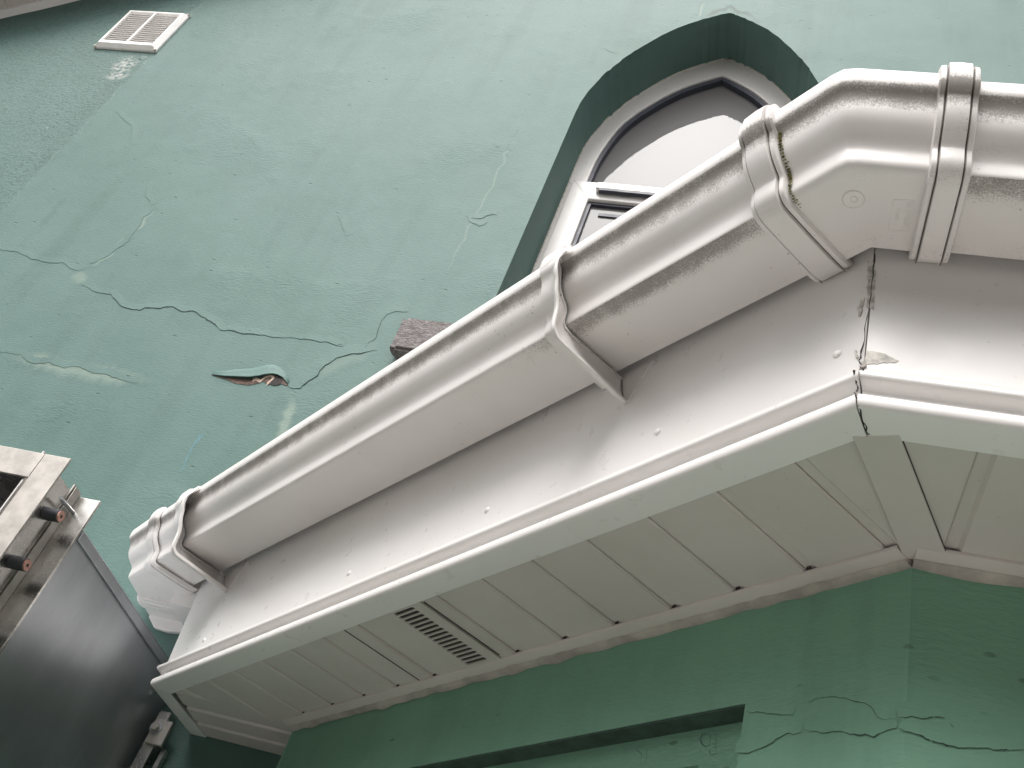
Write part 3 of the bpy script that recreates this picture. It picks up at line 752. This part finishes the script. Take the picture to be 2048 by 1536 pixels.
B_b = mb.build('fascia_board', 'fascia_pvc', fas, smooth=28); B_b['label'] = 'speckled fascia board running right from the mitre'
mb = MB(); sweep(mb, [np.array([Q1[0] + .02, YW - .002]), Q1 + np.array([0, .001])], fprof, mit={1: mQ1}, at=fdirt('A'), skew={1: -dA * .30, 0: np.array([-.15, 0])})
mb.build('fascia_board', 'fascia_pvc', fas, smooth=28)
mb = MB(); sweep(mb, seg(mir(Q2), mir(Q1), 8), fprof, mit={0: [.3877, -1.0], 8: [1, -.441]}, at=fdirt('A')); mb.build('fascia_board', 'fascia_pvc', fas, smooth=28)
mb = MB(); sweep(mb, [mir(Q1), np.array([mir(Q1)[0], YW - .002])], fprof, mit={0: [1, -.441]}, at=fdirt('A')); mb.build('fascia_board', 'fascia_pvc', fas, smooth=28)
mb = MB(); mb.box(-1.7365, -1.66, 2.70, YW - .003, 1.30, 1.44); mb.build('packing_board', 'fascia_pvc', fas)
# dark packing behind the open joint and a wandering crack of grime down it
mb = MB(); mb.loft([[(Q2[0] + a_ + mdir[0] * o_, Q2[1] + mdir[1] * o_, z) for a_, o_ in ((-.012, .030), (.012, .030), (.012, .05), (-.012, .05))] for z in (1.001, 1.44)]); mb.build('joint_packing', 'dark_gap', fas)
def jpt(o, z, sx=0, out=.0):
    c_ = Q2 + mQ2 * (o + out); return np.array([c_[0] + sx, c_[1] - .0, z])
jl = [(-.016, 1.335, .001), (-.016, 1.25, 0.001), (-.016, 1.19, -.002), (-.016, 1.13, -.003), (-.016, 1.10, -.006), (-.014, 1.086, -.002), (-.004, 1.069, -.001), (.0012, 1.0635, -.006), (-.006, 1.052, -.006), (-.0108, 1.039, -.003), (-.004, 1.027, -.004), (.002, 1.015, -.001), (-.002, 1.0015, .002)]
mb = MB(); ids = []
P = [jpt(o_, z, sx, .0012) for o_, z, sx in jl]
PP = []
for a, b_ in zip(P, P[1:]):
    for k in range(5): PP.append(a + (b_ - a) * k / 5 + np.array([random.uniform(-.0012, .0012), 0, 0]))
PP.append(P[-1]); PP += [jpt(-.002 - .05 * u, .9992, .002 + .002 * math.sin(u * 20), 0) for u in (.1, .3, .5, .7, .9, 1.0)]
for k, p in enumerate(PP):
    w_ = random.uniform(.0007, .0019) * (.5 if k < 15 else .9); ids.append([mb.vert(p + np.array([-w_, .0, 0])), mb.vert(p + np.array([w_, 0, 0]))])
for a, b_ in zip(ids, ids[1:]): mb.face(a[0], a[1], b_[1], b_[0])
mb.build('joint_crack', 'dark_gap', fas)
# flakes of old sealant either side of the joint
def patch(pts, to3, mat, name, nrm, th=.0015, parent=fas):
    mb = MB(); n_ = np.array(nrm, float)
    P = [np.array(to3(q)) for q in ribbon_pts(pts + pts[:1], lambda q: q, step=2.5, jit=1.5)[:-1]]
    a = [mb.vert(p + n_ * th) for p in P]; b_ = [mb.vert(p + n_ * .0002) for p in P]
    mb.face(*a)
    for k in range(len(P)): mb.face(a[k], a[(k + 1) % len(P)], b_[(k + 1) % len(P)], b_[k])
    mb.build(name, mat, parent)
fB = lambda q: at_y(q, Q2[1] + .016); fA = lambda q: onA(q, -.016)
patch([(1737, 520), (1748, 522), (1752, 560), (1747, 616), (1739, 615), (1732, 612), (1733, 590)], fB, 'tape_residue', 'tape_residue', NW, .0008)
patch([(1728, 598), (1727, 620), (1724, 636), (1719, 634), (1717, 620), (1722, 600)], fA, 'sealant', 'sealant_flake', NA3)
patch([(1736, 702), (1760, 706), (1778, 712), (1797, 720), (1775, 727), (1750, 727), (1733, 729), (1728, 716)], fB, 'sealant', 'sealant_smear', NW, .0008)
patch([(1724, 728), (1731, 724), (1733, 733), (1727, 737), (1721, 736)], fB, 'trim_pvc', 'sealant_lump', NW, .004)
patch([(1712, 700), (1716, 704), (1716, 716), (1712, 716)], fA, 'sealant', 'sealant_flake', NA3, .003)
# domed nail caps
cap0 = None
for s_, z in ((-2.075, 1.112), (-1.354, 1.127), (-.858, 1.136), (-.407, 1.144), (-.054, 1.141), (-1.75, 1.30)):
    if z > 1.2: continue
    mb = MB(); rr = []
    for u in (0, .3, .6, .85, 1):
        r_ = .0072 * math.cos(u * math.pi / 2) + .0002; oo = -.0158 + .0045 * math.sin(u * math.pi / 2)
        rr.append([PA(s_ + r_ * math.cos(a_), oo, z + r_ * math.sin(a_)) for a_ in [2 * math.pi * j / 16 for j in range(16)]])
    mb.loft(rr); mb.build('nail_cap', 'louvre_white', fas, smooth=60)
for x, z in ((.75, 1.14), (1.35, 1.14)):
    mb = MB(); rr = []
    for u in (0, .3, .6, .85, 1):
        r_ = .0072 * math.cos(u * math.pi / 2) + .0002; rr.append([(x + r_ * math.cos(a_), Q2[1] + .0158 - .0045 * math.sin(u * math.pi / 2), z + r_ * math.sin(a_)) for a_ in [2 * math.pi * j / 16 for j in range(16)]])
    mb.loft(rr); mb.build('nail_cap', 'louvre_white', fas, smooth=60)

# ------------------------------------------------------------------ bay roof (behind the gutter)
rf = MB(); ring = [(*Q1, 1.445), (*Q2, 1.445), (*mir(Q2), 1.445), (*mir(Q1), 1.445), (mir(Q1)[0], YW - .002, 1.445), (Q1[0], YW - .002, 1.445)]
inn = lambda p, z, k: (XM + (p[0] - XM) * k, YW - .003 - (YW - .003 - p[1]) * k if p[1] < 2.8 else YW - .003, z)
ringin = [(p[0] + (.02 if p[0] < XM else -.02), min(p[1] + .045, YW - .003), 1.445) for p in ring]
top = [(XM + (p[0] - XM) * .86, min(YW - .003, p[1] + (YW - p[1]) * .93) if p[1] < 2.85 else YW - .003, 1.95) for p in ring]
rf.loft([[(p[0], p[1], 1.40) for p in ringin], ringin, top]); ro = rf.build('bay_roof', 'tiles'); ro['label'] = 'low dark roof slope over the bay, hidden behind the white gutter'; ro['category'] = 'roof'

# ------------------------------------------------------------------ gutter
gut = thing('bay_gutter', 'weathered white ogee gutter running round the bay with collars and corner elbows', 'gutter', (-.7, 1.8, 1.33))
och = [(.118, .0), (.131, .0), (.1385, .0015), (.1422, .0065), (.1437, .018), (.1455, .032), (.1520, .044), (.1625, .0545), (.1725, .067), (.1790, .081), (.1825, .095), (.1855, .106), (.1905, .1145), (.1965, .1205), (.1995, .1285), (.2003, .140), (.1995, .151), (.1965, .1565)]
front = smooth_chain(och, 3)
base_pts = [(.0035, .0), (.02, -.0005), (.055, -.001), (.085, -.001), (.103, -.0005)]
outer_ch = base_pts + front
inner_ch = offset(outer_ch, -.0065)[::-1]
gprof = [(.0035, .16)] + outer_ch + inner_ch[:-1] + [(.010, .0065), (.010, .16)]
def dirt_at(s_, o, z, side='A'):
    g = lambda v, c_, w_: max(0., 1 - abs(v - c_) / w_)
    d = -.12
    if z > .028:
        d = -.08 + .68 * g(z, .110, .036) ** .7 + .12 * g(z, .045, .014)
        if z > .122: d = .16
        if side in ('E', 'B'): d += .14 * g(z, .085, .06)
        if side == 'A': d += .22 * g(s_, -.25, .5) * g(z, .08, .05)
        if side == 'C': d -= .1
    elif z > .003:
        d = -.06 + (.30 if side == 'A' else .1) * max(0, .6 - z / .02) * g(s_, -.3, .9)
        if side == 'B': d = .05
    else:
        u = max(0., (o - .088) / .035)
        d = -.16 + (min(1, u) * .72 * min(1, 1.4 * g(s_, -.33, .50) + .12 * g(s_, -1.2, .8)) if side == 'A' else 0)
        if side == 'B': d = -.06 + min(1, u) * .55
        if side == 'E': d = -.12 + min(1, u) * .20
        if o < .022: d += .22
    return d
def gsweep(name, path, prof, zb, side, svals, mit=None, mat='gutter_pvc', sm=35, relab=None, parent=None, extra=0.):
    mb = MB()
    def at(r_i, k):
        o, z = prof[k]; return {'dirt': dirt_at(svals[r_i], o, z, side) + extra}
    sweep(mb, path, prof, zb=zb, mit=mit, at=at)
    ob = mb.build(name, mat, parent or gut, smooth=sm)
    if relab: ob['label'] = relab
    return ob
zA = lambda s_: 1.3365 + (-s_) / 2.3 * .0225
P2 = lambda s_: Q2 + dA * s_
# corner of the return: path along A to x=-1.70 then back to the wall
XC = -1.752; sC = (XC - Q2[0]) / dA[0]; QC = P2(sC)
sv = list(np.linspace(-2.40, -.085, 48))
gsweep('gutter_run', [P2(s_) for s_ in sv], gprof, [zA(max(s_, -2.3)) for s_ in sv], 'A', sv, relab='long sloping gutter run with grey speckled grime')
xB = list(np.linspace(Q2[0] + .06, 2 * XM - Q2[0] - .06, 30))
gsweep('gutter_run', [np.array([x, Q2[1]]) for x in xB], gprof, [1.333] * 30, 'B', [0] * 30)
yC = list(np.linspace(YW - .004, QC[1] + .02, 6))
gsweep('gutter_run', [np.array([XC, y]) for y in yC], gprof, [1.327] * 6, 'C', [-3] * 6)
msv = list(np.linspace(0.05, 2.2, 8))
gsweep('gutter_run', [mir(Q2) + dB_ * s_ for s_ in msv], gprof, [1.335] * 8, 'C', [-3] * 8)
# elbows: slightly fatter section
def fat(d): 
    oc = offset(outer_ch, d); oc[0] = (.0015, oc[0][1])
    oc[-1] = (outer_ch[-1][0] - .001, outer_ch[-1][1] + .4 * d)
    ic = offset(outer_ch, d * .2)[::-1]; ic = ic[:-1]
    return [(.0015, .161)] + oc + ic + [(.006, .002), (.006, .161)]
el = fat(.0065)
pe = [P2(-.108), P2(-.07), P2(-.035), P2(-.011), Q2 + np.array([.011, 0]), Q2 + np.array([.04, 0]), Q2 + np.array([.085, 0])]
pe = [P2(-.108), P2(-.07), P2(-.006), Q2, Q2 + np.array([.006, 0]), Q2 + np.array([.04, 0]), Q2 + np.array([.085, 0])]
eb_m = {2: mQ2 - dA * .075, 3: mQ2 * .985, 4: mQ2 + np.array([.075, 0])}
elbow = gsweep('corner_elbow', pe, el, [1.3355] * 7, 'E', [0] * 7, mit=eb_m, relab='smooth wide elbow at the bay corner with a moulded maker mark')
peL = [P2(-2.375), P2(-2.42), QC, np.array([XC, QC[1] + .02]), np.array([XC, QC[1] + .06])]
peL = peL[::-1]
gsweep('corner_elbow', peL, el, [1.340, 1.341, 1.344, 1.350, 1.353], 'E', [-3] * 5, relab='small elbow at the left end turning back to the wall')
mel = [mir(p) for p in pe][::-1]
gsweep('corner_elbow', mel, el, [1.335] * 7, 'E', [0] * 7)
# collars: a raised centre band, two stepped rims and dark seals in the gaps
def cprof(d, back=-.014, th=.02):
    oc = offset(outer_ch, d)
    r0 = [(back, -d * .25), (back + .003, -d * .55), (back + .010, -d * .82), (back + .020, -d * .96)] + oc[1:]
    last = oc[-1]
    r0 += [(last[0] - .004, last[1] + .004), (last[0] - .016, last[1] + .002), (last[0] - .018, last[1] - .012)]
    ic = offset(outer_ch, .0015)[::-1]
    return r0 + ic[2:-1] + [(back, .0)]
def collar(name, p_of, a, b_, zb, side, d0=.019, d1=.024, rim=.0095, dirt=0., lab=None):
    sg_ = 1 if b_ > a else -1
    prs = []; cuts_ = [(a, a + rim * .35, d0 - .006), (a + rim * .35, a + rim, d0)]
    body = MB()
    cp = {d: cprof(d) for d in (d0 - .006, d0, d1, d0 - .004)}
    stations = [(a, d0 - .006), (a + .002, d0 - .001), (a + rim - .001, d0), (a + rim, d0 - .004), (a + rim + .0022, d0 - .004), (a + rim + .003, d1 - .001), ((a + b_) / 2, d1),
                (b_ - rim - .003, d1 - .001), (b_ - rim - .0022, d0 - .004), (b_ - rim, d0 - .004), (b_ - rim + .001, d0), (b_ - .002, d0 - .001), (b_, d0 - .006)]
    rings = []; info = []
    for s_, d in stations:
        p, n_ = p_of(s_); pr = cprof(d); rings.append([(p[0] + n_[0] * o, p[1] + n_[1] * o, zb + z) for o, z in pr]); info.append((s_, pr))
    body.loft(rings, at=lambda r_i, k: {'dirt': dirt_at(0, info[r_i][1][k][0] - .02, info[r_i][1][k][1], 'E') + dirt})
    cb = body.build(name, 'gutter_pvc', gut, smooth=30)
    if lab: cb['label'] = lab
    for s_ in (a + rim + .0011, b_ - rim - .0011):
        mb = MB(); rr = []
        for ds, dd in ((-.0008, d0 - .0025), (.0008, d0 - .0025)):
            p, n_ = p_of(s_ + ds); oc = offset(outer_ch, dd); oc[0] = (-.012, oc[0][1]); rr.append([(p[0] + n_[0] * o, p[1] + n_[1] * o, zb + z) for o, z in oc])
        a_, b2 = [[mb.vert(q) for q in r] for r in rr]
        for k in range(len(a_) - 1): mb.face(a_[k], a_[k + 1], b2[k + 1], b2[k])
        mb.build('rubber_seal', 'seal_brown', cb)
    return cb
pA = lambda s_: (P2(s_), nA); pB = lambda x: (np.array([x, Q2[1]]), np.array([0, -1.])); pC = lambda y: (np.array([XC, y]), np.array([-1., 0]))
colA = collar('collar', pA, -.107, -.043, 1.3375, 'A', lab='collar on the sloping run, moss along its right rim')
collar('collar', pB, .136, .192, 1.335, 'B', dirt=.1, lab='dirty collar right of the big elbow')
collar('collar', pA, -2.425, -2.362, 1.352, 'A', d0=.013, d1=.016)
collar('collar', pC, 2.780, 2.828, 1.336, 'C', d0=.012, d1=.015)
# moss tuft line in the right rim groove
mb = MB()
idx = [k for k in range(len(front)) if True]
for n_i in range(380):
    u = random.random() ** .8; k = int((.03 + u * .62) * (len(front) - 1)); o, z = offset(outer_ch, .0085)[len(base_pts) + k]
    s_ = -.0405 + abs(random.gauss(0, .0022)) ; r_ = random.uniform(.0008, .0025)
    c_ = P2(s_) + nA * (o + .001); cc_ = np.array([c_[0], c_[1], 1.3375 + z])
    vs = []
    for j in range(5):
        dv = np.array([random.gauss(0, 1) for _ in range(3)]); dv /= np.linalg.norm(dv); vs.append(mb.vert(cc_ + dv * r_))
    mb.face(vs[0], vs[1], vs[2]); mb.face(vs[0], vs[3], vs[1]); mb.face(vs[2], vs[3], vs[4]); mb.face(vs[1], vs[3], vs[4])
mo = mb.build('moss', 'moss', colA); mo['kind'] = 'stuff'
# union brackets with the deep flared plate reaching down the fascia
def plate_outline(zb):
    hug = offset(outer_ch, .006); hug[0] = (-.0155, hug[0][1])
    outp = [(-.0155, -.083), (.02, -.082), (.047, -.081), (.107, -.078), (.150, -.076), (.166, -.0745), (.177, -.068), (.183, -.060), (.186, -.048), (.188, -.030), (.190, -.015), (.195, .000), (.203, .017), (.208, .032), (.212, .044), (.219, .057), (.2225, .072), (.2235, .087), (.220, .100), (.2135, .116), (.2085, .130), (.206, .140)]
    return hug, smooth_chain(outp, 3)
def bracket(sb, zb, lab, sh=.030):
    hug, outp = plate_outline(zb); n_ = 70
    def resample(P, n):
        P = [np.array(p) for p in P]; L_ = [0]
        for a, b_ in zip(P, P[1:]): L_.append(L_[-1] + np.linalg.norm(b_ - a))
        out = []
        for k in range(n):
            t_ = L_[-1] * k / (n - 1); j = min(len(P) - 2, max(0, np.searchsorted(L_, t_) - 1)); u = (t_ - L_[j]) / (L_[j + 1] - L_[j] + 1e-12); out.append(P[j] + (P[j + 1] - P[j]) * u)
        return out
    # correspond by matching landmark arc fractions: bottom corner to bottom corner
    def split(P, ncorner, n1, n2): return resample(P[:ncorner + 1], n1) + resample(P[ncorner:], n2)[1:]
    hc = len(base_pts) + 8; oc = min(range(len(outp)), key=lambda i: abs(outp[i][0] - .180) + abs(outp[i][1] + .08))
    H = split(hug, hc, 26, 50); O = split(outp, oc, 26, 50)
    top = hug[-1]; n = len(H)
    mb = MB()
    def ring(f_pts, ds): return [(*(P2(sb + d_) + nA * o), zb + z) for (o, z), d_ in zip(f_pts, ds)]
    lerp = lambda A, B, u: [a * (1 - u) + b_ * u for a, b_ in zip(A, B)]
    # bell-shaped plate: sleeve end hugging the gutter -> flared -> rim bead -> back
    rimo = [o + np.array([.0, .0]) for o in O]
    Hn = H; H2 = [h + (o - h) * min(1, .004 / (np.linalg.norm(o - h) + 1e-9)) for h, o in zip(H, O)]
    def cv(u): return [sh * u] * n
    rings = [ring(H, [.003] * n), ring(H2, [.003] * n), ring(H2, [.0] * n),
             ring(lerp(H2, O, .10), cv(.05)), ring(lerp(H2, O, .4), cv(.25)), ring(lerp(H2, O, .8), cv(.75)), ring(lerp(H2, O, .90), cv(.92)), ring(lerp(H2, O, .92), [sh + .004] * n), ring(O, [sh + .0045] * n),
             ring([o + np.array([.0015, -.0012]) for o in O], [sh + .001] * n), ring(O, [sh - .005] * n), ring(lerp(H2, O, .9), [sh - .007] * n), ring(lerp(H2, O, .2), [-.006] * n), ring(H2, [-.03] * n), ring(H2, [-.050] * n), ring(H, [-.052] * n)]
    mb.loft(rings, closed=False, at=lambda r_i, k: {'dirt': -.2 + (.12 if k > 58 else 0)})
    # close over the lip
    ob = mb.build('union_bracket', 'gutter_pvc', gut, smooth=40); ob['label'] = lab
    sd_ = ob.modifiers.new('s', 'SOLIDIFY'); sd_.thickness = .0016; sd_.offset = -1
    mb = MB(); P = [(-.002, .004), (sh - .002, -.083), (sh + .008, -.078), (sh + .022, -.045), (sh + .044, .0), (sh + .046, .004)]
    a_ = [mb.vert((*(P2(sb + d_) + nA * -.0125), zb + z)) for d_, z in P]; b2 = [mb.vert((*(P2(sb + d_) + nA * -.0162), zb + z)) for d_, z in P]
    mb.face(*a_)
    for k in range(len(P)): mb.face(a_[k], a_[(k + 1) % len(P)], b2[(k + 1) % len(P)], b2[k])
    mb.build('back_plate', 'gutter_pvc', ob)
    # lip clip wrapping over the front lip
    mb = MB(); lp = [(.198, .118), (.2065, .122), (.2095, .130), (.2095, .150), (.2075, .1625), (.200, .168), (.188, .168), (.184, .160), (.186, .145), (.191, .152), (.198, .150), (.199, .140)]
    mb.loft([[(*(P2(sb + d_) + nA * o), zb + z) for o, z in lp] for d_ in (-.050, -.046, .001, .004)]); mb.build('lip_clip', 'gutter_pvc', ob, smooth=40)
    return ob
bracket(-.545, zA(-.545), 'union bracket half way along the sloping run, grubby rim')
bracket(-2.185, zA(-2.185), 'clean union bracket at the far left end of the run', sh=.085)
# wall end bracket of the return gutter
mb = MB(); eprof = [(-.015, -.03), (.05, -.04), (.10, -.036), (.135, -.006), (.145, .02), (.16, .04), (.17, .06), (.19, .10), (-.015, .10)]
mb.loft([[(XC - o, y, 1.327 + z) for o, z in eprof] for y in (YW - .003, YW - .02)]); ob = mb.build('end_plate', 'frame_pvc', gut, bevel=.003)
ob['label'] = 'white plate where the return gutter meets the wall'
# moulded details under the elbow
EB = 1.3355 - .0075
def under_ring(px, r_, w_, parent, mat='gutter_pvc'):
    c_ = at_z(px, EB); mb = MB(); n_ = 36; rs = []
    for k in range(n_ + 1):
        a_ = 2 * math.pi * k / n_; d = np.array([math.cos(a_), math.sin(a_), 0]); rs.append([tuple(c_ + d * (r_ - w_) - [0, 0, -.0003]), tuple(c_ + d * r_ + [0, 0, -.0012]), tuple(c_ + d * (r_ + w_) + [0, 0, .0003])])
    ids = [[mb.vert(p) for p in r] for r in rs]
    for a, b_ in zip(ids, ids[1:]):
        for k in range(2): mb.face(a[k], a[k + 1], b_[k + 1], b_[k])
    return mb.build('moulded_ring', mat, parent, smooth=60)
under_ring((1707, 399), .0155, .0011, elbow); under_ring((1708, 399), .005, .0012, elbow)
def emboss(txt, px0, px1, size, parent):
    cu = bpy.data.curves.new('lettering', 'FONT'); cu.body = txt; cu.size = size * S; cu.extrude = .0006; cu.align_x = 'LEFT'
    tmp = bpy.data.objects.new('tmp', cu); dg = bpy.context.evaluated_depsgraph_get(); col.objects.link(tmp); dg.update()
    me = bpy.data.meshes.new_from_object(tmp.evaluated_get(bpy.context.evaluated_depsgraph_get())); bpy.data.objects.remove(tmp)
    a = Vector(Wd(at_z(px0, EB))); b_ = Vector(Wd(at_z(px1, EB))); xd = (b_ - a).normalized(); zd = Vector((0, 0, -1)); yd = zd.cross(xd)
    M = Matrix((xd, yd, zd)).transposed().to_4x4(); M.translation = a + Vector((0, 0, .0001))
    wdt = max(v.co.x for v in me.vertices); k = (b_ - a).length / wdt
    me.transform(M @ Matrix.Diagonal((k, 1, 1, 1)))
    ob = bpy.data.objects.new('raised_lettering', me); col.objects.link(ob); me.materials.append(MATS['gutter_pvc']); ob.parent = parent; ob.location = -world_loc(parent)
emboss('floplast', (1815, 403), (1806, 456), .0155, elbow)
emboss('RAN2', (1794, 416), (1788, 440), .009, elbow)
mb = MB()
bxp = [(1786, 402), (1788, 399), (1828, 401), (1818, 461), (1780, 461), (1777, 457)]
Pb = [at_z(q, EB) for q in bxp]
for a, b_ in zip(Pb, Pb[1:] + Pb[:1]): mb.tube(a, b_, .0006, 6)
mb.build('moulded_frame', 'gutter_pvc', elbow)

# ------------------------------------------------------------------ sheet metal duct
duct = thing('metal_duct', 'galvanised sheet metal duct with flanged open end beside the left end of the eaves', 'duct', (-2.2, 2.2, -.2))
XS = -1.690
mb = MB(); mb.box(-2.75, XS, 2.108, YW - .004, -.9, 1.150); mb.build('duct_box', 'duct_steel', duct, bevel=.003)
mb = MB(); mb.box(XS + .0003, XS + .008, 2.109, YW - .006, 1.128, 1.1535); mb.box(XS - .05, XS + .008, 2.109, YW - .006, 1.1537, 1.158); mb.build('standing_seam', 'duct_steel', duct, bevel=.002)
# short open section
mb = MB(); t_ = .004
mb.box(-1.757 - t_, -1.757, 1.904, 2.094, -.9, 1.238); mb.box(-2.75, -1.7575 - t_, 1.904, 2.094, 1.160, 1.164)
mb.build('duct_collar', 'galvanised', duct)
def flange(y0, y1, xo, zo, xi, zi, mat):
    mb = MB(); mb.box(xi, xo, y0, y1, -.9, zo); o1 = mb.build('flange_side', mat, duct, bevel=.0015)
    mb = MB(); mb.box(-2.8, xi - .0015, y0, y1, zi, zo); o2 = mb.build('flange_top', mat, duct, bevel=.0015)
flange(1.896, 1.903, -1.6685, 1.2265, -1.742, 1.152, 'galvanised_worn')
flange(2.0955, 2.1045, -1.683, 1.2445, -1.757, 1.165, 'galvanised')
mb = MB(); mb.box(-1.7565, -1.7525, 2.062, 2.0945, -.9, 1.2585); mb.box(-1.7490, -1.7465, 2.066, 2.0945, -.9, 1.2535); mb.build('folded_seam', 'galvanised_worn', duct)
mb = MB(); mb.box(-2.7, -1.77, 2.085, 2.107, -.9, 1.15); mb.build('dark_duct_inside', 'rubber', duct)  # black sheet stands for the shade inside the open duct
for k in range(8):
    z = 1.1435 - .1475 * k
    mb = MB(); mb.tube((-1.7565, 2.036, z), (-1.712, 2.036, z), .0165, 22); bo_ = mb.build('bolt_sleeve', 'rubber', duct, smooth=50, bevel=.001)
    mb = MB(); mb.tube((-1.7125, 2.036, z), (-1.7085, 2.036, z), .0138, 22); wa = mb.build('washer', 'copper_washer', bo_, smooth=50)
    mb = MB(); mb.tube((-1.7086, 2.036, z), (-1.7078, 2.036, z), .0042, 10); mb.build('bolt_hole', 'dark_gap', bo_)
ra_ = at_y((145, 1024), 2.094); rb_ = at_y((121, 996), 2.02)
mb = MB(); mb.tube(ra_, rb_, .0052, 14); mb.build('wire_rod', 'duct_steel', duct, smooth=50)
mb = MB(); mb.tube((XS, 2.78, 1.05), (XS + .008, 2.78, 1.05), .007, 12); mb.build('rivet', 'galvanised', duct)
# ------------------------------------------------------------------ upright support channel by the wall
strut = thing('support_channel', 'grey galvanised upright channel with a bolt beside the duct under the eaves', 'metal channel', (-1.64, 2.84, -.9))
mb = MB(); mb.box(-1.668, -1.632, 2.842, 2.846, -.9, 1.03); mb.box(-1.668, -1.664, 2.846, 2.884, -.9, 1.03); mb.box(-1.636, -1.632, 2.846, 2.884, -.9, 1.03); mb.build('channel_web', 'galvanised', strut, bevel=.001)
mb = MB(); mb.box(-1.614, -1.600, 2.86, 2.884, -.9, .93); mb.build('side_bar', 'galvanised', strut, bevel=.001)
mb = MB(); mb.box(-1.660, -1.604, 2.828, 2.8415, .925, 1.0); cl = mb.build('clamp_plate', 'galvanised_worn', strut, bevel=.002)
mb = MB(); mb.tube((-1.645, 2.828, .972), (-1.645, 2.812, .972), .013, 6); mb.build('bolt_head', 'galvanised_worn', cl, bevel=.001)
mb = MB(); mb.tube((-1.645, 2.8279, .972), (-1.645, 2.825, .972), .019, 18); mb.build('washer', 'duct_steel', cl, smooth=50)
